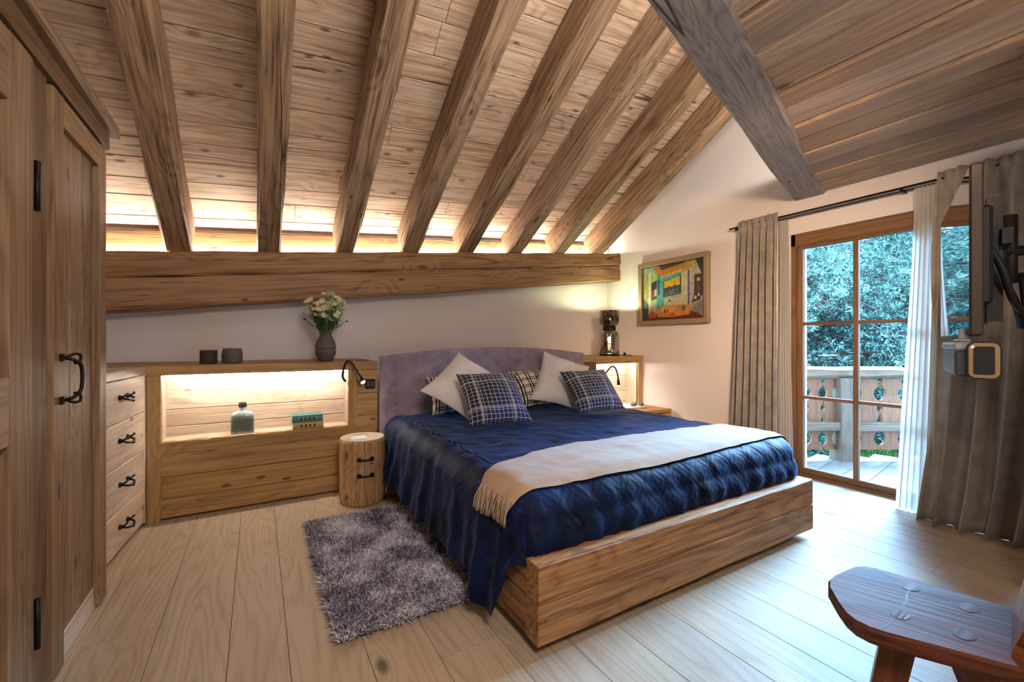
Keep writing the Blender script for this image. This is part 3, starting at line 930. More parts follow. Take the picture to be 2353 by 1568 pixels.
def drape(p, q, lift=0.0):
    cx = min(max(p, cx0), cx1); cy = max(q, cy0)
    dx, dy = p - cx, q - cy
    L = hypot(dx, dy)
    wr = 0.012 * noise.noise((p * 3.1, q * 3.1, 1.7)) + 0.007 * noise.noise((p * 9, q * 8, 5.0)) + .004 * noise.noise((p * 22 + q * 9, q * 14, 2.0))
    if L < 1e-7:
        n = Vector((0, 0, 1)); pos = Vector((cx, cy, zt))
    else:
        nx, ny = dx / L, dy / L
        if L < ARC:
            th = L / R
            n = Vector((nx * sin(th), ny * sin(th), cos(th)))
            pos = Vector((cx + nx * R * sin(th), cy + ny * R * sin(th), zt - R * (1 - cos(th))))
        else:
            e = L - ARC
            side = abs(nx)
            out = R + (0.15 * e if side > .5 else .028 * sin(pi * min(1, e / .17)) - .05 * e)
            pos = Vector((cx + nx * out, cy + ny * out, zt - R - e))
            n = Vector((nx, ny, 0))
        fold = min(1.0, max(0.0, (L - .06) / .35))
        s = q * abs(nx) + p * abs(ny)
        if abs(nx) > abs(ny):
            a = 0.024 * fold
            wr += a * (sin(s * 23 + 2.0 * noise.noise((s * 2, L * 2, 0))) + .6 * sin(s * 41 + 1.3)) * (0.6 + .6 * noise.noise((s * 1.7, 3, 3)))
            wr = max(wr, -.012)
        else:
            a = 0.007 * min(1.0, max(0.0, (L - .10) / .2))
            wr += a * (sin(s * 47 + 3 * noise.noise((s * 3, L * 3, 2))) * (.5 + .5 * noise.noise((s * 2, 1, 8))))
    return pos + n * (wr + lift)


def Lmax(kind, t):
    lside = ARC + (zt - R - 0.15)
    lfront = ARC + 0.155
    if kind == 'L': return lside + .035 * noise.noise((t * 1.3, 2, 2)) + (.03 if t < 1.8 else 0) + (.0 if t > 1.7 else .03)
    if kind == 'F': return lfront + .012 * noise.noise((t * 3, 6, 2))
    ph = t
    a = lside + .05
    if ph < .10: return a
    if ph < .36: return a + (lfront - a) * ((ph - .10) / .26) ** .8
    return lfront


path = []
NS = 90
for i in range(NS + 1): path.append(('L', Vector((cx0, yh + (cy0 - yh) * i / NS)), Vector((-1, 0)), yh + (cy0 - yh) * i / NS))
for i in range(1, 24):
    ph = i / 24 * pi / 2
    path.append(('C', Vector((cx0, cy0)), Vector((-cos(ph), -sin(ph))), i / 24))
NF = 110
for i in range(NF + 1): path.append(('F', Vector((cx0 + (cx1 - cx0) * i / NF, cy0)), Vector((0, -1)), cx0 + (cx1 - cx0) * i / NF))
for i in range(1, 24):
    ph = i / 24 * pi / 2
    path.append(('C', Vector((cx1, cy0)), Vector((sin(ph), -cos(ph))), 1 - i / 24))
for i in range(NS + 1): path.append(('L', Vector((cx1, cy0 + (yh - cy0) * i / NS)), Vector((1, 0)), cy0 + (yh - cy0) * i / NS))
NR = 34
bs = MB(); uvs = []
vs, fs = [], []
for (kd, c, n, t) in path:
    lm = Lmax(kd, t)
    for j in range(NR + 1):
        pq = c + n * (lm * j / NR)
        vs.append(drape(pq.x, pq.y)); uvs.append((pq.x, pq.y))
for i in range(len(path) - 1):
    for j in range(NR):
        a = i * (NR + 1) + j
        fs.append((a, a + NR + 1, a + NR + 2, a + 1))
bs.add(vs, fs, True)
def topf(u, v):
    p, q = cx0 + (cx1 - cx0) * u, cy0 + (yh - cy0) * v
    uvs.append((p, q))
    return drape(p, q)
bs.grid(topf, NF, NS)
bsp = bs.build('bedspread', VELVET, None, uv=uvs, merge=1e-5)
tag(bsp, 'navy blue velvet bedspread draped over the bed', 'bedspread')

# throw with fringe
tb = MB(); tuv = []
PL, PR = cx0 - .125, cx1 + .34
def q0(p): return 1.485 + .01 * sin(p * 3)
def q1(p):
    t = (p - .85)
    return 1.485 + .27 + .22 * min(1, max(0, t / .65)) ** .8 - .05 * max(0, (p - 1.6) / 1.1)
def thf(u, v):
    p = PL + (PR - PL) * u
    q = q0(p) + (q1(p) - q0(p)) * v
    tuv.append((p, q))
    return drape(p, q, .012 + .004 * noise.noise((p * 5, q * 5, 8)))
tb.grid(thf, 110, 24)
th = tb.build('throw_blanket', THROW, None, uv=tuv)
tag(th, 'beige woollen throw with a fringe across the foot of the bed', 'blanket')
fb = MB()
for k in range(44):
    t = (k + .5) / 44
    p = PL; q = q0(p) + (q1(p) - q0(p)) * t
    a = drape(p, q, .014)
    pts = []
    jx, jy = random.uniform(-.012, .012), random.uniform(-.009, .009)
    for j in range(5):
        f = j / 4
        pts.append(drape(p - .10 * f, q + jy * f, .015 + .006 * sin(f * 3 + k)))
    fb.tube(pts, [.0030, .0034, .0034, .0034, .0028], 5)
fb.build('fringe', THROW, th)['kind'] = 'stuff'


# pillows
def pillow(name, label, cat, TL, TR, BL, BR, t, mat, flange=0.0, group=None, seed=0, exp=.42):
    TL, TR, BL, BR = map(Vector, (TL, TR, BL, BR))
    N = 26
    ax = (TR - TL + BR - BL).normalized(); ay = (TL - BL + TR - BR).normalized(); az = ax.cross(ay).normalized()
    mb = MB(); uvl = []
    inner = 1 - flange
    def mk(sgn):
        def fn(i, j):
            u, v = i * 2 - 1, j * 2 - 1
            c = TL * (1 - i) * j + TR * i * j + BL * (1 - i) * (1 - j) + BR * i * (1 - j)
            ctr = (TL + TR + BL + BR) / 4
            # edges bow inward between the corners
            pin = 1 - .085 * ((1 - v * v) * u * u + (1 - u * u) * v * v)
            p = ctr + (c - ctr) * pin
            uu, vv = min(1, abs(u) / inner), min(1, abs(v) / inner)
            h = (max(0, 1 - uu ** 2.2) * max(0, 1 - vv ** 2.2)) ** exp
            w = .012 * noise.noise((u * 2.2 + seed, v * 2.2, seed * 1.3)) * h + .005 * noise.noise((u * 7 + seed, v * 7, 3)) * (.3 + h)
            z = sgn * (t / 2 * h + .0035) + w
            uvl.append((i, j))
            return p + az * z
        return fn
    mb.grid(mk(1), N, N)
    k = len(mb.v)
    mb.grid(lambda i, j: mk(-1)(1 - i, j), N, N)
    for q in range(k, len(mb.v)): uvl[q] = (1 - uvl[q][0], uvl[q][1]) if False else uvl[q]
    # close the rim
    idx = lambda i, j: j * (N + 1) + i
    idb = lambda i, j: k + j * (N + 1) + (N - i)
    ring = [(i, 0) for i in range(N)] + [(N, j) for j in range(N)] + [(i, N) for i in range(N, 0, -1)] + [(0, j) for j in range(N, 0, -1)]
    for a in range(len(ring)):
        e = ring[(a + 1) % len(ring)]; a = ring[a]
        mb.f.append((idx(*a), idb(*a), idb(*e), idx(*e))); mb.sm.append(True)
    o = mb.build(name, mat, None, uv=uvl)
    return tag(o, label, cat, group)


pillow('pillow', 'cream and black plaid pillow behind the left white pillow', 'pillow', (1.22, 3.47, .91), (1.74, 3.49, .91), (1.20, 3.27, .62), (1.74, 3.30, .62), .15, PLAID, group='bed pillows', seed=3)
pillow('pillow', 'cream and black plaid pillow between the two white pillows', 'pillow', (1.99, 3.45, .93), (2.62, 3.49, .94), (2.02, 3.24, .62), (2.62, 3.27, .62), .16, PLAID, group='bed pillows', seed=9)
pillow('pillow', 'large white flanged pillow standing on its corner at left', 'pillow', (1.472, 3.38, 1.115), (1.80, 3.15, .875), (1.055, 3.14, .835), (1.372, 2.87, .60), .17, WHITEC, .06, 'bed pillows', 1)
pillow('pillow', 'large white flanged pillow tilted at right against the headboard', 'pillow', (2.36, 3.39, 1.115), (2.76, 3.20, .965), (2.05, 3.16, .70), (2.43, 2.93, .60), .17, WHITEC, .06, 'bed pillows', 5)
pillow('cushion', 'navy tartan cushion leaning on the left white pillow', 'cushion', (1.255, 2.93, .965), (1.715, 2.88, .965), (1.235, 2.65, .63), (1.70, 2.58, .63), .15, TARTAN, 0, 'tartan cushions', 2)
pillow('cushion', 'navy tartan cushion leaning on the right white pillow', 'cushion', (2.245, 2.99, .945), (2.74, 2.98, .95), (2.225, 2.70, .63), (2.71, 2.68, .63), .15, TARTAN, 0, 'tartan cushions', 6)


# ------------------------------------------------------------------ rug
def strips(pos, dirs, length, width, bend, base_z=None):
    """loose blades: 5 verts, quad + triangle each"""
    n = len(pos)
    side = np.cross(dirs, rng.normal(size=(n, 3))); side /= np.linalg.norm(side, axis=1)[:, None]
    mid = pos + dirs * (length * .55)[:, None] + bend * .3
    tip = pos + dirs * length[:, None] + bend
    w = width[:, None]
    V = np.stack([pos - side * w, pos + side * w, mid + side * w * .8, mid - side * w * .8, tip], 1).reshape(-1, 3)
    b = np.arange(n) * 5
    q = np.stack([b, b + 1, b + 2, b + 3], 1); t = np.stack([b + 3, b + 2, b + 4], 1)
    return V, q, t


def build_strips(name, V, q, t, mat, parent=None):
    me = bpy.data.meshes.new(name)
    nq, nt_ = len(q), len(t)
    me.vertices.add(len(V)); me.vertices.foreach_set('co', V.astype(np.float32).ravel())
    me.loops.add(nq * 4 + nt_ * 3)
    me.loops.foreach_set('vertex_index', np.concatenate([q.ravel(), t.ravel()]).astype(np.int32))
    me.polygons.add(nq + nt_)
    me.polygons.foreach_set('loop_start', np.concatenate([np.arange(nq) * 4, nq * 4 + np.arange(nt_) * 3]).astype(np.int32))
    me.update(calc_edges=True)
    me.validate()
    me.materials.append(mat)
    o = bpy.data.objects.new(name, me)
    COL.objects.link(o)
    m = MW[parent.name].copy() if parent is not None else Matrix.Identity(4)
    if parent is not None: me.transform(m.inverted())
    place(o, parent, m)
    return o


rug = MB().box((.275, 1.82, 0.0), (.975, 3.11, .012), .004).build('rug', plain('rug_backing', lin(70, 66, 74), .95))
tag(rug, 'shaggy grey rug on the floor beside the bed', 'rug')
n = 48000
pos = np.column_stack([rng.uniform(.27, .98, n), rng.uniform(1.815, 3.115, n), np.full(n, .010)])
dirs = np.column_stack([rng.normal(0, .45, n), rng.normal(0, .45, n), np.ones(n)])
e = .05
dirs[:, 0] += np.where(pos[:, 0] < .3, -.5, 0) + np.where(pos[:, 0] > .95, .4, 0)
dirs[:, 1] += np.where(pos[:, 1] < 1.85, -.5, 0) + np.where(pos[:, 1] > 3.08, .5, 0)
dirs /= np.linalg.norm(dirs, axis=1)[:, None]
swx = np.array([noise.noise((p[0] * 5, p[1] * 5, 0)) for p in pos[::20]]).repeat(20)[:n]
bend = np.column_stack([rng.normal(0, .016, n) + .012 * swx, rng.normal(0, .016, n) + .01 * swx, rng.normal(-.012, .006, n)])
V, q, t = strips(pos, dirs, rng.uniform(.024, .042, n), rng.uniform(.0018, .0036, n), bend)
build_strips('pile', V, q, t, RUGM, rug)['kind'] = 'stuff'

# ------------------------------------------------------------------ log side table
st = empty('log_table', (.69, 3.40, 0), 'debarked log stump side table with two small drawers left of the bed', 'side table')
wobf = lambda th, z:   .016 * noise.noise((cos(th) * 1.3, sin(th) * 1.3, 2 + z * .4)) + .018 * noise.noise((cos(th) * 5, sin(th) * 5, z))
SX, SY = 1.0, 1.02
prof = [(.150, .0), (.160, .012)] + [(.165 + .002 * sin(i * 1.1), .012 + i * .046) for i in range(1, 10)] + [(.166, .462), (.160, .476)]
MB().lathe(prof, 48, (.69, 3.40, 0), SX, SY, wob=wobf).build('trunk', W_STUMP, st)
MB().lathe([(.157, .474), (.157, .484)], 48, (.69, 3.40, 0), SX, SY, wob=lambda th, z: wobf(th, .47)).build('table_top', W_TOP, st)
def on_stump(ang, z, off=0.0):
    rr = .167 * (1 + wobf(ang, z)) + off
    return Vector((.69 + rr * cos(ang) * SX, 3.40 + rr * sin(ang) * SY, z))
ac = radians(-100)
for z0, z1 in ((.30, .41), (.18, .296)):
    g = MB().grid(lambda u, v: on_stump(ac + radians(-44 + 80 * u), z0 + (z1 - z0) * v, .0035), 14, 3)
    dro = g.build('drawer', W_STUMP, st)
    zc_ = z0 + (z1 - z0) * .45
    h = MB()
    for sg in (-1, 1):
        q = on_stump(ac + radians(6 + 15 * sg), zc_, .003)
        n_ = Vector((q.x - .69, q.y - 3.40, 0)).normalized()
        h.tube([q, q + n_ * .010], [.017, .014], 12)
        h.tube([q + n_ * .006, q + n_ * .02], .006, 6)
    h.tube([on_stump(ac + radians(-9), zc_, .024), on_stump(ac + radians(6), zc_, .03), on_stump(ac + radians(21), zc_, .024)], .006, 6)
    h.build('handle', IRON, dro)
kn = MB()
q = on_stump(ac + radians(20), .315, .004)
kn.lathe([(.001, -.008), (.008, 0), (.001, .008)], 8, tuple(q)).build('knot', IRON, st)
pp = MB().box((.60, 3.31, .4845), (.71, 3.42, .4865)).build('paper_sheet', plain('white_paper', lin(232, 234, 240), .35))
tag(pp, 'white sheet of paper lying on the log side table', 'paper')

# ------------------------------------------------------------------ things on the console
def cup(name, label, x, y, prof, mat):
    c = empty(name, (x, y, CT), label, 'cup', 'dark cups on the console')
    MB().lathe(prof, 28, (x, y, CT), cap1=False).build('body', mat, c)
CUPD = plain('dark_brown_clay', lin(62, 46, 42), .7, bump=.5, bscale=70)
CUPG = plain('dark_grey_clay', lin(92, 84, 82), .6, bump=.4, bscale=60)
rib = [(.05 + .0012 * (i % 2), i * .0105) for i in range(10)]
cup('clay_cup', 'smaller straight dark brown cup on the console, left one', -.315, 3.95, [(.052, 0)] + [(.0555, .004 + i * .0095) for i in range(10)] + [(.054, .100), (.049, .100), (.047, .012)], CUPD)
cup('clay_cup', 'wider ribbed dark grey cup on the console, right one', -.165, 3.95,
    [(.060, 0)] + [(.066 + .003 * sin(i / 11 * pi) + .0014 * (i % 2) - .006 * max(0, i - 6) / 5, .004 + i * .0098) for i in range(12)] + [(.056, .114), (.052, .110), (.05, .012)], CUPG)
VX, VY = .50, 3.95
vz = empty('vase', (VX, VY, CT), 'dark grey ribbed clay vase holding wild flowers', 'vase')
vp = [(.052, 0), (.058, .01)]
for i in range(12):
    t = i / 11
    vp.append((.060 + .022 * sin(min(1, t) * pi * .5) + (.002 if i % 3 == 0 else 0), .015 + t * .075))
for i in range(15):
    t = i / 14
    vp.append((.083 - .036 * t ** 1.5 + (.0018 if i % 3 == 0 else 0) - (.010 if i == 0 else 0) + .004 * sin(t * pi), .100 + t * .115))
vp += [(.048, .222), (.052, .228), (.046, .228), (.04, .2), (.05, .05)]
MB().lathe(vp, 32, (VX, VY, CT), cap1=True).build('body', CUPG, vz)
STEM = plain('stem_green', lin(72, 112, 48), .7)
PETAL = plain('white_petals', lin(240, 236, 214), .7)
PETALY = plain('yellow_petals', lin(238, 206, 70), .7)
PETALG = plain('cream_green_petals', lin(206, 216, 150), .7)
YEL = plain('flower_eye', lin(216, 178, 44), .7)
PURP = plain('dry_seed_head', lin(86, 58, 52), .8)


def flower(kind, tip, lean):
    base = Vector((VX + lean[0] * .10, VY + lean[1] * .10, CT + .06))
    neck = Vector((VX + lean[0] * .3, VY + lean[1] * .3, CT + .228))
    tip = Vector(tip)
    pm, names = {'daisy': (PETAL, ('white daisy in the dark vase', 'white daisies in the vase')), 'buttercup': (PETALY, ('yellow flower in the dark vase', 'yellow flowers in the vase')),
                 'umbel': (PETALG, ('pale green umbel flower in the dark vase', 'pale green flowers in the vase')), 'seed_head': (PURP, ('brown drooping seed head in the dark vase', 'brown seed heads in the vase'))}[kind]
    f = empty(kind, tuple(base), names[0], 'flower', names[1])
    sm = MB().tube(arc3([base, neck, neck + (tip - neck) * .5 + Vector((0, 0, .012)), tip], 4), .0018, 5)
    for k in range(9):
        a = neck + (tip - neck) * random.uniform(.1, .92)
        d = Vector((random.uniform(-1, 1), random.uniform(-1, .4), random.uniform(.2, 1))).normalized()
        s_ = d.cross(Vector((0, 0, 1))).normalized()
        l = random.uniform(.03, .06)
        sm.add([a, a + d * l * .5 + s_ * .0055, a + d * l, a + d * l * .5 - s_ * .0055], [(0, 1, 2, 3)])
    sm.build('stem', STEM, f)
    d = (tip - neck).normalized() * .8 + Vector((random.uniform(-.3, .3), -.75, .25)); d.normalize()
    m = d.to_track_quat('Z', 'Y').to_matrix().to_4x4(); m.translation = tip
    hd_ = MB()
    if kind == 'umbel':
        for k in range(30):
            a = random.uniform(0, 2 * pi); r = .034 * sqrt(random.random())
            c = (r * cos(a), r * sin(a), .012 - r * .3)
            hd_.tube([(0, 0, -.012), c], .0007, 3)
            hd_.lathe([(.0005, -.003), (.0058, 0), (.0005, .0035)], 6, c)
    elif kind == 'seed_head':
        hd_.lathe([(.001, -.006), (.009, 0), (.007, .008), (.001, .012)], 8)
    else:
        n = 13 if kind == 'daisy' else 7
        R_ = .030 if kind == 'daisy' else .019
        for k in range(n):
            a = 2 * pi * k / n; w = pi / n * .85
            hd_.add([(0, 0, 0), (R_ * .6 * cos(a - w), R_ * .6 * sin(a - w), .002), (R_ * cos(a), R_ * sin(a), .004), (R_ * .6 * cos(a + w), R_ * .6 * sin(a + w), .002)], [(0, 1, 2, 3)])
    h = hd_.build('flower_head', pm, f, m)
    if kind in ('daisy', 'buttercup'):
        MB().lathe([(.006, -.001), (.006, .003), (.003, .0055)], 8).build('eye', YEL, h, m)


for i in range(84):
    a = random.uniform(0, 2 * pi)
    rr = .15 * sqrt(random.uniform(.02, 1))
    hgt = .455 + random.uniform(-1, 1) * .125 * sqrt(max(.05, 1 - (rr / .16) ** 2))
    kd = random.choices(['daisy', 'buttercup', 'umbel', 'seed_head'], [15, 3, 10, 1])[0]
    if cos(a) < -.4 and random.random() < .25: kd = 'buttercup'
    lx, ly = cos(a) * rr, sin(a) * rr
    flower(kd, (VX + lx, VY + ly, CT + hgt), (lx, ly))
flower('seed_head', (VX - .165, VY - .02, CT + .35), (-.1, 0))
flower('seed_head', (VX + .165, VY - .02, CT + .34), (.1, 0))
co_ = tag(MB().lathe([(.052, 0), (.054, .003), (.052, .006)], 24, (.80, 3.93, CT)).build('coaster', CUPG), 'small dark round coaster on the console by the headboard', 'coaster')

# ------------------------------------------------------------------ in the niche
bo = empty('bottle', (-.093, 3.76, NZ0), 'squat grey-green bottle with a dark cap in the lit niche', 'bottle')
BOT, nt, b = new_mat('grey_green_glaze')
tcn = nd(nt, 'ShaderNodeTexCoord')
spz = nd(nt, 'ShaderNodeSeparateXYZ', {0: tcn.outputs['Object']})
bnz = nd(nt, 'ShaderNodeTexNoise', {'Vector': tcn.outputs['Object'], 'Scale': 40.0, 'Detail': 5.0})
cc = mix(nt, rng_map(nt, mth(nt, 'ADD', spz.outputs[2], mth(nt, 'MULTIPLY', bnz.outputs[0], .04)), .12, .17), lin(92, 112, 106), lin(168, 184, 186))
cc = mix(nt, rng_map(nt, mth(nt, 'ADD', spz.outputs[2], mth(nt, 'MULTIPLY', bnz.outputs[0], .02)), .022, .026, .8, 0.0), cc, lin(176, 196, 190))
nt.links.new(cc, b.inputs['Base Color']); b.inputs['Roughness'].default_value = .15
mbx = MB()
def rsq(hw, hd_, z, e=5, n=32):
    out = []
    for k in range(n):
        th = 2 * pi * k / n
        c_, s_ = cos(th), sin(th)
        r = (abs(c_) ** e + abs(s_) ** e) ** (-1 / e)
        out.append((-.093 + hw * r * c_, 3.76 + hd_ * r * s_, NZ0 + z))
    return out
lv = [(.070, .040, 0, 6), (.073, .043, .004, 6), (.073, .043, .125, 6), (.070, .041, .142, 5), (.055, .034, .158, 3), (.030, .026, .168, 2), (.024, .024, .174, 2), (.024, .024, .196, 2)]
vs = []
for l in lv: vs += rsq(*l)
fs = [(i * 32 + k, i * 32 + (k + 1) % 32, (i + 1) * 32 + (k + 1) % 32, (i + 1) * 32 + k) for i in range(len(lv) - 1) for k in range(32)]
mbx.add(vs, fs, True); mbx.f.append(tuple(range(32))[::-1]); mbx.sm.append(False)
mbx.f.append(tuple(range((len(lv) - 1) * 32, len(lv) * 32))); mbx.sm.append(False)
mbx.build('body', BOT, bo)
MB().lathe([(.026, .192), (.028, .196), (.027, .200), (.028, .206), (.026, .211), (.026, .222), (.022, .226)], 20, (-.093, 3.76, NZ0)).build('cap', BRONZE, bo)

PAPERE = plain('page_edges', lin(226, 214, 190), .8)
GOLD = plain('gilt_bands', lin(190, 156, 90), .4, .5)
def book(label, z, col, x0_, x1_):
    bk = empty('book', ((x0_ + x1_) / 2, 3.75, z), label, 'book', 'books in the lit niche')
    cvm = plain('book_cover', col, .5)
    MB().box((x0_ + .003, 3.70, z + .004), (x1_ - .003, 3.80, z + .048)).build('pages', PAPERE, bk)
    c = MB().box((x0_, 3.685, z), (x1_, 3.805, z + .004)).box((x0_, 3.685, z + .048), (x1_, 3.805, z + .052))
    c.grid(lambda u, v: (x0_ + (x1_ - x0_) * u, 3.690 - .008 * sin(v * pi), z + .052 * v), 2, 8)
    c.build('cover', cvm, bk)
    bm_ = MB()
    for k in range(4):
        a = x0_ + (x1_ - x0_) * (.24 + .14 * k)
        bm_.grid(lambda u, v: (a + .016 * u, 3.6893 - .0084 * sin(v * pi), z + .008 + .036 * v), 1, 6)
    bm_.build('label_patch', plain('dark_label', lin(44, 38, 36), .6), bk)
    bm_ = MB()
    for k in range(5):
        a = x0_ + (x1_ - x0_) * (.215 + .14 * k)
        bm_.grid(lambda u, v: (a + .004 * u, 3.6889 - .0086 * sin(v * pi), z + .004 + .044 * v), 1, 6)
    bm_.build('spine_band', GOLD, bk)['kind'] = 'stuff'
book('cream leather-bound book lying at the bottom in the lit niche', NZ0, lin(176, 150, 96), .235, .450)
book('teal leather-bound book lying on the cream one in the niche', NZ0 + .052, lin(56, 122, 130), .230, .445)


# ------------------------------------------------------------------ lamps
tl = empty('table_lamp', (3.80, 4.03, 1.03), 'smoked glass table lamp with glowing bulb on the right shelf unit', 'lamp')
TLc = (3.80, 4.03, 1.03)
MB().lathe([(.115, 0), (.122, .004), (.122, .025), (.112, .028)], 36, TLc).build('base', BLACK, tl)
MB().lathe([(.118, .028), (.122, .034), (.122, .255), (.112, .29), (.085, .312), (.078, .318)], 40, TLc, cap0=False, cap1=False).build('glass_body', SMOKE, tl)
MB().lathe([(.078, .316), (.080, .32), (.080, .362), (.074, .366)], 32, TLc).build('collar', BLACK, tl)
MB().lathe([(.074, .366), (.100, .385), (.120, .415), (.122, .44), (.122, .565), (.119, .565), (.119, .44), (.116, .418), (.09, .39), (.05, .376)], 40, TLc, cap0=False).build('lamp_shade', CHROME, tl)
bl = MB().lathe([(.001, .172), (.012, .176), (.021, .192), (.022, .206), (.016, .228), (.014, .235)], 20, TLc).build('bulb', BULB, tl)
MB().lathe([(.016, .234), (.017, .24), (.017, .275), (.012, .31)], 16, TLc).build('lamp_holder', BLACK, tl)
MB().lathe([(.001, .395), (.02, .40), (.03, .43), (.02, .46), (.001, .47)], 16, TLc).build('bulb', emit('upper_bulb_light', (0.9, 1.0, 0.6), 30), tl)
MB().tube(arc3([(3.90, 4.0, 1.045), (3.97, 3.97, 1.036), (4.02, 3.95, 1.035), (4.12, 3.95, 1.034), (4.19, 4.1, 1.034)]), .003, 6).build('cord', BLACK, tl)
MB().lathe([(.012, 0), (.018, .012), (.018, .03), (.01, .042)], 12, (3.985, 3.95, 1.03)).build('dimmer', BLACK, tl)
lamp_up = point('table_lamp_upper_light', (3.80, 4.03, 1.575), 17, (0.90, 1.0, 0.60), .02)
lamp_lo = point('table_lamp_lower_light', (3.80, 4.03, 1.10), 4, (1.0, 0.84, 0.6), .03)

def gooseneck(label, path, sw, hd_dir):
    rl = empty('reading_lamp', tuple(path[0]), label, 'lamp', 'gooseneck reading lamps')
    MB().tube(arc3(path, 6), .0085, 10).build('neck', BLACK, rl)
    p = Vector(path[-1]); d = Vector(hd_dir).normalized()
    MB().tube([p - d * .01, p + d * .005, p + d * .04, p + d * .062], [.009, .014, .018, .022], 14).build('lamp_head', BLACK, rl)
    MB().tube([p + d * .058, p + d * .064], [.018, .018], 14).build('led_lens', SPOT, rl)
    m0 = Vector(sw)
    return rl, p + d * .075, d
rl, pe, dd = gooseneck('black gooseneck reading lamp on the console left of the bed', [(.612, 3.67, .885), (.585, 3.64, .93), (.60, 3.62, 1.02), (.63, 3.60, 1.05), (.675, 3.58, .985), (.70, 3.56, .93)], (.61, 3.66, .88), (.30, -.62, -.72))
area('reading_light_left', pe, dd, .02, .02, .5, (1, .95, .85), radians(100))
rl, pe, dd = gooseneck('black gooseneck reading lamp in the right niche beside the bed', [(3.44, 3.845, .80), (3.47, 3.80, .80), (3.50, 3.76, .85), (3.55, 3.73, .915), (3.60, 3.72, .90), (3.63, 3.71, .82), (3.64, 3.71, .76)], (3.4, 3.8, .8), (.1, 0, -1))
area('reading_light_right', pe, (.35, .1, -.8), .02, .02, 2.4, (1, .9, .75), radians(150))

# nightstand things
for k, (z, c, r_, lb) in enumerate(((.425, lin(226, 220, 210), .05, 'pale magazine lying at the bottom on the nightstand'), (.437, lin(236, 232, 226), -.08, 'white magazine on top of the nightstand magazines'))):
    m = Matrix.Translation((3.80, 3.66, z)) @ Matrix.Rotation(r_, 4, 'Z')
    g = empty('magazine', (3.80, 3.66, z), lb, 'magazine', 'magazines on the nightstand')
    MB().box((-.14, -.105, .001), (.138, .103, .010)).build('pages', PAPERE, g, m)
    MB().box((-.142, -.107, .0), (.142, .107, .001)).box((-.142, -.107, .010), (.142, .107, .0115)).box((-.142, -.107, 0), (-.1405, .107, .0115)).build('cover', plain('magazine_cover', c, .3), g, m)
for k, (x, y) in enumerate(((3.80, 3.63), (3.875, 3.68), (3.90, 3.60))):
    tlg = empty('tealight_cup', (x, y, .449), ['dark little candle cup, left of three on the nightstand', 'dark little candle cup, middle and rear of three on the nightstand', 'dark little candle cup, right of three on the nightstand'][k], 'candle', 'candle cups on the nightstand')
    MB().lathe([(.022, 0), (.028, .005), (.030, .03), (.027, .034), (.024, .034), (.022, .01)], 20, (x, y, .449)).build('cup', CUPG, tlg)
    MB().lathe([(.0225, .012), (.0225, .026)], 18, (x, y, .449)).build('wax', plain('candle_wax', lin(236, 226, 210), .5), tlg)

# ------------------------------------------------------------------ painting on the gable wall
pa = empty('painting', (4.17, 3.38, 1.42), 'colourful framed painting of a room interior on the gable wall', 'painting')
FRM = plain('champagne_frame', lin(160, 138, 110), .55, .15)
PY0, PY1, PZ0, PZ1 = 2.895, 3.872, 1.412, 2.180
fw = .055
for (a, e, w) in (((4.165, PY0, PZ0 + fw / 2), (4.165, PY1, PZ0 + fw / 2), (0, 0, 1)), ((4.165, PY0, PZ1 - fw / 2), (4.165, PY1, PZ1 - fw / 2), (0, 0, 1)),
                  ((4.165, PY0 + fw / 2, PZ0 + fw), (4.165, PY0 + fw / 2, PZ1 - fw), (0, 1, 0)), ((4.165, PY1 - fw / 2, PZ0 + fw), (4.165, PY1 - fw / 2, PZ1 - fw), (0, 1, 0))):
    board('frame_side', FRM, a, e, w, fw, .06, pa, ch=.006)
MB().box((4.165, PY0 + fw, PZ0 + fw), (4.175, PY1 - fw, PZ1 - fw)).build('liner', BLACK, pa)
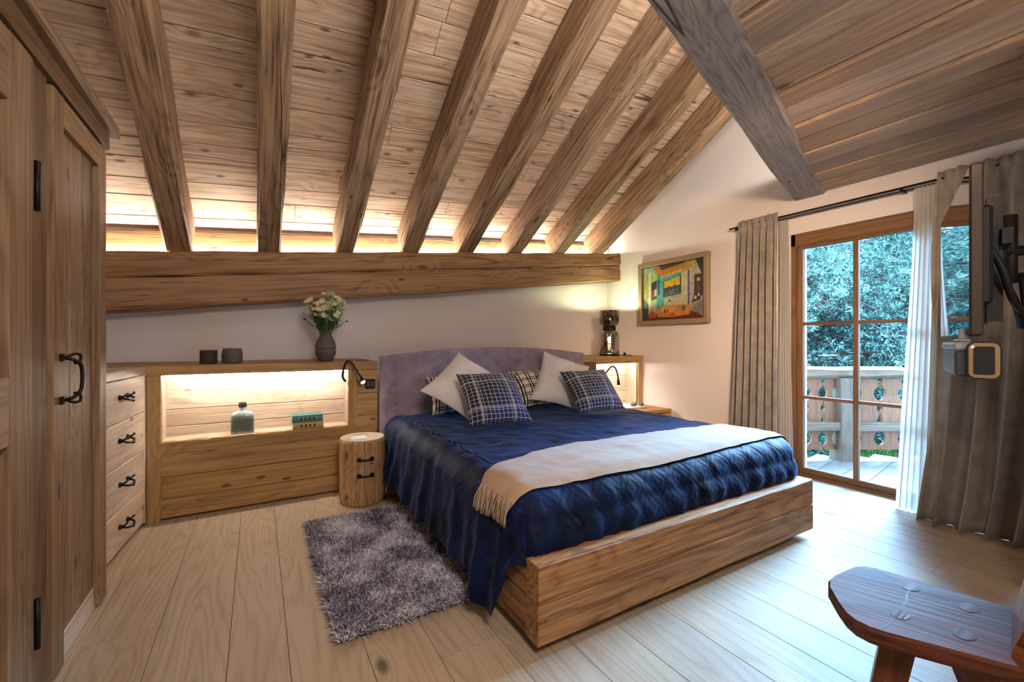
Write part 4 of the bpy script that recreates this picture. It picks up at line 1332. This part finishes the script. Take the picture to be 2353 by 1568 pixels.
# canvas: flat painted patches (u to the right = towards -Y, v up)
patches = [
    (lin(196, 190, 160), [(0, 0), (1, 0), (1, 1), (0, 1)]),
    (lin(172, 178, 96), [(0, 0), (.10, .06), (.10, .86), (0, .98)]),
    (lin(60, 74, 66), [(0, 0), (.10, .06), (.10, .30), (0, .42)]),
    (lin(150, 206, 190), [(0, 1), (.16, 1), (.26, .80), (0, .92)]),
    (lin(176, 214, 130), [(.14, .25), (.25, .32), (.25, .86), (.14, .92)]),
    (lin(226, 222, 196), [(.10, .06), (.14, .2), (.14, .92), (.10, .88)]),
    (lin(44, 40, 60), [(.15, .36), (.25, .40), (.25, .74), (.15, .70)]),
    (lin(188, 60, 48), [(.17, .42), (.21, .43), (.21, .56), (.17, .55)]),
    (lin(232, 224, 210), [(.21, .44), (.245, .45), (.245, .58), (.21, .57)]),
    (lin(60, 176, 170), [(.25, .2), (.38, .24), (.38, .78), (.25, .86)]),
    (lin(40, 60, 90), [(.27, .45), (.31, .46), (.31, .74), (.27, .74)]),
    (lin(84, 190, 186), [(.30, .78), (.68, .84), (.68, .78), (.38, .70), (.38, .30), (.30, .26)]),
    (lin(222, 214, 172), [(.38, .24), (.80, .24), (.80, .86), (.66, .80), (.66, .38), (.38, .36)]),
    (lin(46, 52, 66), [(.36, .40), (.66, .44), (.66, .78), (.36, .70)]),
    (lin(240, 200, 30), [(.375, .57), (.64, .60), (.64, .765), (.375, .69)]),
    (lin(96, 110, 120), [(.39, .425), (.62, .455), (.60, .55), (.55, .57), (.50, .52), (.45, .56)]),
    (lin(28, 26, 30), [(.42, .44), (.44, .44), (.47, .60), (.45, .60)]),
    (lin(28, 26, 30), [(.57, .46), (.59, .46), (.56, .62), (.54, .62)]),
    (lin(214, 144, 62), [(.20, .96), (.30, .80), (.78, .90), (.86, 1.0), (.72, .98), (.34, .90), (.26, 1.0)]),
    (lin(84, 54, 40), [(.28, 1.0), (.34, .91), (.72, .98), (.72, 1.0)]),
    (lin(236, 190, 110), [(.30, .80), (.34, .76), (.74, .85), (.78, .90)]),
    (lin(200, 168, 60), [(.72, .84), (1, 1), (.86, 1), (.74, .96)]),
    (lin(44, 36, 34), [(.88, 1), (1, 1), (1, .68), (.95, .80)]),
    (lin(120, 90, 150), [(.76, .24), (.79, .24), (.79, .84), (.76, .84)]),
    (lin(206, 200, 184), [(.80, .3), (.86, .3), (.86, .88), (.80, .86)]),
    (lin(70, 44, 62), [(.86, .40), (.985, .36), (.985, .74), (.86, .74)]),
    (lin(226, 190, 30), [(.90, .62), (.945, .62), (.945, .68), (.90, .68)]),
    (lin(148, 60, 52), [(.90, .44), (.95, .43), (.94, .58), (.91, .58)]),
    (lin(60, 48, 44), [(.82, .26), (.95, .30), (.96, .46), (.86, .42)]),
    (lin(214, 206, 196), [(.85, .31), (.90, .32), (.89, .38), (.86, .37)]),
    (lin(214, 206, 196), [(.91, .36), (.94, .36), (.94, .42), (.91, .41)]),
    (lin(150, 140, 130), [(.80, .12), (1, .0), (1, .3), (.9, .26)]),
    (lin(110, 50, 40), [(0, 0), (1, 0), (.92, .08), (.80, .12), (.24, .10), (.08, .06)]),
    (lin(200, 84, 40), [(.10, .02), (.24, .04), (.22, .14), (.14, .16)]),
    (lin(240, 150, 50), [(.26, .05), (.50, .03), (.78, .06), (.82, .16), (.76, .25), (.55, .23), (.36, .24), (.28, .17)]),
    (lin(250, 196, 100), [(.30, .12), (.42, .16), (.50, .11), (.60, .18), (.52, .21), (.36, .21)]),
    (lin(40, 36, 40), [(.37, .12), (.39, .11), (.41, .18), (.39, .19)]),
    (lin(40, 36, 40), [(.43, .12), (.45, .12), (.44, .18), (.43, .18)]),
    (lin(70, 130, 140), [(.66, .12), (.72, .14), (.73, .22), (.69, .23)]),
    (lin(226, 90, 40), [(.46, .05), (.54, .04), (.56, .10), (.50, .11)]),
    (lin(40, 34, 34), [(.46, .31), (.49, .31), (.49, .35), (.46, .35)]),
]
cv = MB(); cols = []
cw, chh = PY1 - PY0 - 2 * fw - .016, PZ1 - PZ0 - 2 * fw - .016
for i, (c, pts) in enumerate(patches):
    xx = 4.1640 - i * .00008
    cv.add([(xx, PY1 - fw - .008 - u * cw, PZ0 + fw + .008 + v * chh) for u, v in pts], [tuple(range(len(pts)))])
    cols += [c] * len(pts)
PAINT, nt, b = new_mat('painted_canvas')
at = nd(nt, 'ShaderNodeVertexColor'); at.layer_name = 'paint'
tcn = nd(nt, 'ShaderNodeTexCoord')
pn = nd(nt, 'ShaderNodeTexNoise', {'Vector': tcn.outputs['Object'], 'Scale': 22.0, 'Detail': 4.0})
nt.links.new(mix(nt, rng_map(nt, pn.outputs[0], .35, .8, .18, .6), at.outputs[0], lin(50, 44, 50)), b.inputs['Base Color'])
b.inputs['Roughness'].default_value = .55
cvo = cv.build('canvas', PAINT, pa)
ca_ = cvo.data.color_attributes.new('paint', 'FLOAT_COLOR', 'POINT')
ca_.data.foreach_set('color', np.asarray(cols, np.float32).ravel())

# ------------------------------------------------------------------ curtains
def curtain(name, label, mat, xt, xb, yt, yb, z0, z1, folds, amp, pleat=.10, group=None, flare=None, seed=0, cat='curtain', thick=.004, wob=.35, epow=1.3):
    """yt, yb: (y start, y end) at the top and the bottom"""
    N, Mv = folds * 14, 44
    def fn(u, v):
        t = v
        z = z1 + (z0 - z1) * t
        ease = t ** epow
        ya = yt[0] + (yb[0] - yt[0]) * ease
        ye = yt[1] + (yb[1] - yt[1]) * ease
        y = ya + (ye - ya) * u
        xx = xt + (xb - xt) * (flare(t) if flare else ease)
        ph = u * folds * 2 * pi
        hd_ = max(0, 1 - (z1 - z) / pleat) if pleat else 0
        a = amp * (.55 + .45 * min(1, t * 4)) * (1 + wob * noise.noise((u * 6 + seed, t * 1.5, seed)))
        w = sin(ph + 1.2 * noise.noise((u * 4, t * 2.2, seed + 3)))
        w = (1 - hd_) * w + hd_ * (.5 * sin(2 * ph) + .3 * w)
        return (xx + a * w, y + .25 * a * cos(ph * 1.0) * (1 - hd_), z)
    o = MB().grid(fn, N, Mv).build(name, mat)
    if thick:
        md = o.modifiers.new('thickness', 'SOLIDIFY'); md.thickness = thick; md.offset = 0
    return tag(o, label, cat, group)


RZ = 2.345
curtain('curtain', 'taupe pleated curtain gathered left of the french door', LINEN, 4.10, 4.09, (2.53, 2.155), (2.60, 2.15), .015, RZ + .045, 6, .042, .17, 'taupe curtains', seed=1)
curtain('sheer_curtain', 'white sheer curtain beside the left taupe curtain', SHEER, 4.15, 4.15, (2.165, 2.085), (2.17, 2.04), .02, RZ - .03, 5, .018, 0, 'sheer curtains', seed=4, cat='sheer curtain', thick=0)
curtain('sheer_curtain', 'white sheer curtain hanging in front of the door beside the screen', SHEER, 4.10, 3.98, (1.20, 1.06), (1.27, 1.07), .012, RZ - .03, 6, .024, 0, 'sheer curtains', seed=8, cat='sheer curtain', thick=0)
curtain('curtain', 'taupe pleated curtain right of the door, spreading on the floor behind the screen', LINEN, 4.09, 3.84, (1.075, .30), (1.10, .42), .001, RZ + .045, 6, .072, .16, 'taupe curtains', seed=12, flare=lambda t: .16 * t + .84 * max(0, (t - .55) / .45) ** 1.7, epow=3)
rod = empty('curtain_rod', (4.12, 1.4, RZ), 'thin dark iron curtain rod above the french door', 'curtain rod')
MB().tube([(4.12, 2.62, RZ), (4.12, -.1, RZ)], .0085, 10).tube([(4.15, 2.60, RZ - .018), (4.15, -.1, RZ - .018)], .005, 8).build('rail', IRON, rod)
MB().lathe([(.001, -.012), (.012, 0), (.001, .012)], 10, (4.12, 2.63, RZ)).build('finial', IRON, rod)
for yy in (2.56, 1.28, .15):
    MB().box((4.10, yy - .008, RZ - .03), (4.198, yy + .008, RZ - .008), .003).build('bracket', IRON, rod)

# ------------------------------------------------------------------ post, screen, sound bar
po = board('timber_post', W_POST, (2.95, .30, 0), (2.95, .30, 2.50), (0, 1, 0), .26, .26, seg=10, jit=.001, ch=.006)
po.matrix_basis = po.matrix_basis
MW[po.name] = po.matrix_basis.copy()
tag(po, 'golden brown timber post from floor to ceiling at the right edge', 'post')

t1v, t2v = Vector((2.213, .504, 0)), Vector((3.189, .833, 0))
td = (t2v - t1v).normalized(); tn = Vector((-td.y, td.x, 0))   # screen side
TL_ = (t2v - t1v).length
tv = empty('television', tuple(t1v + td * TL_ / 2 + Z * 1.53), 'flat black television on a swivel arm, seen almost edge-on at right', 'television')
mT = Matrix((td, tn, Z)).transposed().to_4x4(); mT.translation = t1v + Z * 1.2234
TH = 1.844 - 1.2234
MB().box((0, -.042, 0), (TL_, -.006, TH), .006).build('casing', BRONZE, tv, mT)
MB().grid(lambda u, v: (.008 + (TL_ - .016) * u, -.0055, .008 + (TH - .016) * v), 1, 1).build('screen', SCREEN, tv, mT)
MB().box((.15, -.085, .12), (TL_ - .15, -.042, TH - .12), .012).build('rear_housing', BLACK, tv, mT)
arm = MB()
arm.box((TL_ * .3, -.13, .06), (TL_ * .3 + .03, -.085, TH - .06)).box((TL_ * .62, -.13, .06), (TL_ * .62 + .03, -.085, TH - .06))
arm.box((TL_ * .25, -.15, TH * .58), (TL_ * .7, -.12, TH * .68))
arm.build('bracket', BLACK, tv, mT)
arm = MB()
pA = t1v + td * (TL_ * .48) - tn * .14 + Z * 1.60
arm.tube([pA, Vector((2.86, .52, 1.60)), Vector((2.88, .44, 1.60))], .022, 8)
arm.tube([pA - Z * .1, pA + Z * .1], .03, 10)
arm.box((2.84, .43, 1.42), (2.94, .447, 1.80), .004)
arm.tube([Vector((2.86, .52, 1.46)), Vector((2.86, .52, 1.76))], .026, 10)
arm.build('swivel_arm', BLACK, tv)
cbl = MB()
pb = t1v + td * .22 - tn * .06
cbl.tube(arc3([pb + Z * 1.62, pb - tn * .05 + Z * 1.5, pb - tn * .10 + td * .1 + Z * 1.36, pb - tn * .16 + td * .3 + Z * 1.34, pb - tn * .17 + td * .42 + Z * 1.5]), .012, 7)
cbl.tube(arc3([pb + td * .5 - tn * .08 + Z * 1.6, pb + td * .5 - tn * .16 + Z * 1.4, pb + td * .6 - tn * .2 + Z * 1.27]), .014, 7)
cbl.build('cable', BLACK, tv)

sb = empty('sound_bar', tuple(t1v + td * .5 + Z * 1.15), 'grey and black speaker bar with a lit status light below the television', 'speaker')
mS = Matrix((td, tn, Z)).transposed().to_4x4(); mS.translation = t1v + Z * 1.075 + td * .0 - tn * .03
SBL, SBH = .42, .125
MB().box((.0, .0, .0), (SBL, .062, SBH - .03), .008).build('grille', DGREY, sb, mS)
MB().box((.0, .0, SBH - .03), (SBL, .066, SBH), .008).build('top_panel', GREYP, sb, mS)
MB().box((.0, -.05, .01), (SBL, .0, SBH - .01), .01).build('rear_shell', BLACK, sb, mS)
def rrect(w, h, r, n=6):
    pts = []
    for (cx_, cy_, a0) in ((w - r, h - r, 0), (r, h - r, pi / 2), (r, r, pi), (w - r, r, 1.5 * pi)):
        for k in range(n + 1):
            a = a0 + pi / 2 * k / n
            pts.append((cx_ + r * cos(a), cy_ + r * sin(a)))
    return pts
def end_cap(inset, x0_, d, mat, name):
    w, h = .088, .136
    pts = [(p[0] + inset, p[1] + inset) for p in rrect(w - 2 * inset, h - 2 * inset, max(.004, .026 - inset))]
    return MB().prism(pts, d, (x0_, -.054, -.008), (0, 1, 0), (0, 0, 1), (-1, 0, 0)).build(name, mat, sb, mS)
end_cap(0, .0, .012, BLACK, 'end_cap')
end_cap(.006, -.012, .003, GOLDP, 'trim_ring')
end_cap(.018, -.0145, .002, BLACK, 'end_panel')
MB().lathe([(.003, 0), (.003, .002)], 12).build('status_light', DOT, sb, mS @ Matrix.Translation((-.0165, .018, .108)) @ Matrix.Rotation(-pi / 2, 4, 'Y'))
MB().box((.02, .018, SBH), (.2, .05, SBH + .012), .004).box((.06, .02, SBH + .01), (.09, .045, SBH + .05), .004).build('hanger', GREYP, sb, mS)

# ------------------------------------------------------------------ rustic chair
SZ = .45
pts = [(1.368, .526), (1.518, .252), (1.835, .305), (1.751, .643), (1.64, .668), (1.567, .662), (1.50, .635), (1.435, .585)]
pts = [(1.385, .500), (1.395, .470), (1.518, .245), (1.842, .300), (1.772, .615), (1.755, .645), (1.72, .660), (1.60, .668), (1.555, .664), (1.51, .645), (1.44, .592), (1.405, .560), (1.388, .532)]
ccx, ccy = 1.60, .46
chr_ = empty('plank_chair', (ccx, ccy, 0), 'dark rustic plank-seated chair with splayed legs at the lower right', 'chair')
ang = atan2(-.30, .18)
sm_ = frame(Vector((-.22, .62, 0)), Vector((-.62, -.22, 0)), (ccx, ccy, SZ - .045))
inv = sm_.inverted()
lp = [inv @ Vector((p[0], p[1], SZ - .045)) for p in pts]
lp = lp[::-1] if sum(lp[i].x * lp[(i + 1) % len(lp)].y - lp[(i + 1) % len(lp)].x * lp[i].y for i in range(len(lp))) < 0 else lp
n = len(lp)
def off_(s_): return [(p.x * s_, p.y * s_) for p in lp]
vs = [(x, y, 0) for x, y in off_(.965)] + [(x, y, .012) for x, y in off_(1)] + [(x, y, .036) for x, y in off_(1)] + [(x, y, .045) for x, y in off_(.975)]
fs = [tuple(range(n))[::-1], tuple(range(3 * n, 4 * n))]
for l in range(3): fs += [(l * n + i, l * n + (i + 1) % n, (l + 1) * n + (i + 1) % n, (l + 1) * n + i) for i in range(n)]
MB().add(vs, fs).build('seat', W_CHAIR, chr_, sm_)
pegs = [((1.722, .515), (1.80, .60)), ((1.525, .477), (1.42, .52)), ((1.561, .361), (1.55, .22)), ((1.729, .39), (1.86, .30))]
for (tp, bt) in pegs:
    d = Vector((bt[0] - tp[0], bt[1] - tp[1], -SZ)).normalized()
    a = Vector((*tp, SZ - .044)); e = Vector((*bt, 0.0))
    MB().tube([a, a + (e - a) * .5, e], [.040, .036, .030], 8, smooth=False).build('leg', wood('leg_wood', lin(112, 66, 44), lin(62, 32, 20), axis='Z', knots=0, rough=.35, coat=.3) if tp == pegs[0][0] else bpy.data.materials['leg_wood'], chr_)
    MB().lathe([(.026, 0), (.026, .0015)], 16, (tp[0], tp[1], SZ), 1.15, .8).build('peg', W_CHAIR, chr_)
    MB().lathe([(.0285, 0), (.0285, .0006)], 16, (tp[0], tp[1], SZ), 1.15, .8).build('peg_joint', BLACK, chr_)
def crack(pts, w):
    P = [Vector((p[0], p[1], SZ + .0004)) for p in pts]
    vs, fs = [], []
    for i, p in enumerate(P):
        t = (P[min(i + 1, len(P) - 1)] - P[max(i - 1, 0)]).normalized(); s_ = Vector((-t.y, t.x, 0))
        ww = w * random.uniform(.5, 1.3)
        vs += [p - s_ * ww, p + s_ * ww, p - s_ * ww - Z * .003, p + s_ * ww - Z * .003]
    for i in range(len(P) - 1):
        a = i * 4
        fs += [(a, a + 1, a + 5, a + 4), (a, a + 4, a + 6, a + 2), (a + 1, a + 3, a + 7, a + 5)]
    MB().add(vs, fs).build('crack', BLACK, chr_)
crack([(1.755, .62), (1.742, .585), (1.738, .55), (1.722, .52)], .0015)
crack([(1.70, .508), (1.66, .505), (1.62, .492), (1.58, .488), (1.548, .482)], .0026)
crack([(1.502, .474), (1.47, .478), (1.44, .474), (1.408, .476)], .002)
crack([(1.66, .64), (1.655, .60), (1.635, .57)], .0012)
crack([(1.44, .400), (1.48, .408), (1.52, .404)], .0012)
# leaning back board
be = (Vector((1.842, .300, 0)) - Vector((1.518, .245, 0))).normalized()
bn = Vector((be.y, -be.x, 0))
bk = MB()
out = [(.03, 0), (.27, 0), (.275, .06), (.33, .14), (.34, .24), (.31, .33), (.25, .38), (.19, .36), (.15, .385), (.11, .36), (.05, .38), (-.01, .33), (-.04, .24), (-.03, .14), (.025, .06)]
ayv = (Z + bn * .22).normalized()
bk.prism(out, .028, Vector((1.52, .262, SZ - .03)) + bn * .01, be, ayv, be.cross(ayv) * -1)
bk.build('back_board', W_CHAIR2, chr_)

# ------------------------------------------------------------------ balcony
dk = structure(MB().box((4.5, -2.6, -.16), (8.2, 3.2, -.062)).build('balcony_deck', plain('deck_joists', lin(70, 62, 56), .9)))
rd = Vector((.8607, -.5090, 0)); rn_ = Vector((.5090, .8607, 0))
RB = Vector((4.551, 2.548, 0)) - rd * .3
ddv = Vector((1, .165, 0)).normalized(); dw = Vector((-ddv.y, ddv.x, 0))
# edge line of the deck runs just beyond the railing
bpy.data.objects.remove(dk)
def dk_hit(y):
    # where a deck board starting at x=4.5 and height y meets the outer edge
    p = Vector((4.5, y, 0)); E0 = RB + rn_ * .16
    t = ((E0 - p).dot(rn_)) / ddv.dot(rn_)
    return p + ddv * max(t, .02)
jl = [Vector((4.5, 2.70, 0)), Vector((4.5, -2.4, 0))]
E0 = RB + rn_ * .15
e1 = E0; e2 = E0 + rd * 6
dk = structure(MB().add([(4.5, 2.55, -.07), (4.5, -1.6, -.07), (e2.x, e2.y - .2, -.07), (e1.x + .3, e1.y - .2, -.07), (4.5, 2.55, -.16), (4.5, -1.6, -.16), (e2.x, e2.y - .2, -.16), (e1.x + .3, e1.y - .2, -.16)],
      [(0, 3, 2, 1), (4, 5, 6, 7), (0, 1, 5, 4), (1, 2, 6, 5), (2, 3, 7, 6), (3, 0, 4, 7)]).build('balcony_deck', plain('deck_joists', lin(70, 62, 56), .9)))
s = 2.45
while s > -1.8:
    a = Vector((4.36, s - .10, -.045)); h = dk_hit(s - .10); h.z = -.045
    if (h - a).x > .25: board('plank', W_DECK, a, h, dw, .196, .028, dk, ch=.003)
    s -= .206

ra = empty('balcony_railing', tuple(RB), 'wooden balcony railing with cut-out boards outside the glass door', 'railing')
board('top_rail', W_RAILX, RB + Z * .885, RB + rd * 4.2 + Z * .885, rn_, .16, .115, ra, seg=16, jit=.004, ch=.025)
pR = .30 + .85
board('post', W_RAILX, RB + rd * pR + Z * -.06, RB + rd * pR + Z * .83, rd, .185, .185, ra, seg=8, jit=.003, ch=.012)
board('lower_rail', W_RAILX, RB - rn_ * .05 + Z * .33, RB + rd * (pR - .093) - rn_ * .05 + Z * .33, Z, .085, .06, ra)
board('lower_rail', W_RAILX, RB + rd * (pR + .093) - rn_ * .05 + Z * .325, RB + rd * 4.2 - rn_ * .05 + Z * .325, Z, .085, .06, ra)
prof = [(.82, .012), (.795, .030), (.77, .024), (.745, .007), (.728, .030), (.700, .058), (.67, .066), (.635, .058), (.605, .034), (.588, .010), (.55, .006), (.525, .030), (.505, .036), (.48, .018), (.45, .012), (.415, .020), (.38, .032), (.33, .034), (.285, .022), (.262, .036), (.23, .058), (.19, .067), (.155, .054), (.13, .022), (.105, .007), (.08, .006)]
cuts = [.02, .21, .40, .58, .755, .93, 1.06, 1.26, 1.52, 1.77, 2.02, 2.27, 2.52, 2.77, 3.02, 3.27, 3.52, 3.77, 4.02]
cuts = [c + .0 for c in cuts]
for a, e in zip(cuts, cuts[1:]):
    w = e - a
    kx = min(1, w / .2)
    o2 = [(h * kx, z) for z, h in prof] + [(w - h * kx, z) for z, h in prof[::-1]]
    MB().prism(o2, .03, RB + rd * a - rn_ * .015, rd, Z, rn_).build('baluster_board', W_RAIL, ra)

# ------------------------------------------------------------------ garden
def terr(u, v):
    p = Vector((4.6, -8, 0)) + Vector((16, 0, 0)) * u + Vector((0, 22, 0)) * v
    dist = (p - RB).dot(rn_)
    z = -.55 + max(0, dist - .6) * .10 + max(0, dist - 5) ** 1.4 * .16 + .12 * noise.noise((p.x * .5, p.y * .5, 0))
    return (p.x, p.y, z)
gr = MB().grid(terr, 60, 70).build('ground', SOIL)
structure(gr)
n = 42000
u = rng.random(n); d = .2 + 5 * rng.random(n) ** 1.6; al = -1 + 6 * u
pos = np.array([[RB.x + rd.x * a + rn_.x * e, RB.y + rd.y * a + rn_.y * e, 0] for a, e in zip(al, d)])
pos = pos[pos[:, 0] > 4.65]; n = len(pos)
for i in range(n):
    dist = (pos[i, 0] - RB.x) * rn_.x + (pos[i, 1] - RB.y) * rn_.y
    pos[i, 2] = -.56 + max(0, dist - .6) * .10 + .12 * noise.noise((pos[i, 0] * .5, pos[i, 1] * .5, 0))
dirs = np.column_stack([rng.normal(0, .35, n), rng.normal(0, .35, n), np.ones(n)]); dirs /= np.linalg.norm(dirs, axis=1)[:, None]
V, q, t = strips(pos, dirs, rng.uniform(.09, .2, n), rng.uniform(.004, .009, n), rng.normal(0, .02, (n, 3)))
gs = build_strips('grass', V, q, t, GRASSM)
tag(gs, 'green meadow grass below the balcony railing', 'grass', kind='stuff')


def tree(name, label, loc, H_, Rb, n_tuft, mat, cat='tree', group='trees beyond the balcony', low=.3):
    tr_ = empty(name, loc, label, cat, group)
    x, y, z = loc
    tk = MB().tube([(x, y, z - .3), (x + .05, y, z + H_ * .5), (x, y + .04, z + H_ * .97)], [.16, .10, .02], 9)
    nb = 90
    P, D, Lb = [], [], []
    for k in range(nb):
        f = (k + random.random()) / nb
        hz_ = low + (H_ - low) * f
        r = Rb * (1 - f ** 2.2) ** .7 * random.uniform(.75, 1.1) + .12
        a = k * 2.4 + random.uniform(-.3, .3)
        tipv = Vector((cos(a) * r, sin(a) * r, -.16 * r + random.uniform(-.1, .15)))
        tk.tube([(x, y, z + hz_), (x + tipv.x * .6, y + tipv.y * .6, z + hz_ + .05 * r), (x + tipv.x, y + tipv.y, z + hz_ + tipv.z)], [.02, .012, .004], 4, cap=False)
        m_ = max(8, int(1.9 * n_tuft * (r / Rb) / nb * 1.7))
        nc = max(2, m_ // 16)
        tc_ = rng.random(nc) ** .6
        cen = np.outer(tc_, np.array(tipv)) + np.array([x, y, z + hz_]) + np.column_stack([rng.normal(0, .11, nc), rng.normal(0, .11, nc), rng.normal(0, .08, nc)]) * (0.5 + tc_[:, None])
        off3 = rng.normal(0, 1, (m_, 3)); off3 /= np.linalg.norm(off3, axis=1)[:, None]
        base = cen[rng.integers(0, nc, m_)] + off3 * rng.uniform(.005, .055, m_)[:, None]
        P.append(base)
        dd_ = off3 + np.array([cos(a) * .35, sin(a) * .35, .35])
        D.append(dd_)
    tk.build('trunk', BARK, tr_)
    P = np.concatenate(P); D = np.concatenate(D); D /= np.linalg.norm(D, axis=1)[:, None]
    m_ = len(P)
    V, q, t = strips(P, D, rng.uniform(.022, .050, m_), rng.uniform(.007, .014, m_), rng.normal(0, .02, (m_, 3)))
    build_strips('foliage', V, q, t, mat, tr_)['kind'] = 'stuff'


def gz(p):
    dist = (Vector((p[0], p[1], 0)) - RB).dot(rn_)
    return -.55 + max(0, dist - .6) * .10 + max(0, dist - 5) ** 1.4 * .16
def at(r, f): 
    p = RB + rd * (r - 2.32) + rn_ * (f - 4.51)
    return (p.x, p.y, gz(p))
tree('spruce_tree', 'blue-green spruce left behind the balcony railing', at(5.0, 7.2), 3.5, 1.7, 36000, LEAFM)
tree('spruce_tree', 'blue-green spruce in the middle behind the balcony railing', at(6.9, 7.8), 3.7, 1.8, 36000, LEAFM)
tree('spruce_tree', 'blue-green spruce right behind the balcony railing', at(9.0, 8.4), 3.9, 1.9, 34000, LEAFM)
tree('fir_tree', 'darker fir tree rising farther back at left', at(5.2, 10.5), 4.1, 2.2, 30000, LEAFD, low=.6)
tree('fir_tree', 'darker fir tree rising farther back in the middle', at(7.8, 11.0), 4.3, 2.5, 32000, LEAFD, low=.6)
tree('fir_tree', 'darker fir tree rising farther back at right', at(10.8, 11.5), 4.3, 2.5, 32000, LEAFD, low=.6)
tree('bush', 'low blue-green bush close behind the railing, left one', at(4.2, 7.0), 1.75, 1.0, 16000, LEAFM, 'bush', 'bushes behind the railing', .35)
tree('bush', 'low blue-green bush close behind the railing, right one', at(6.1, 7.0), 1.75, 1.1, 16000, LEAFM, 'bush', 'bushes behind the railing', .35)
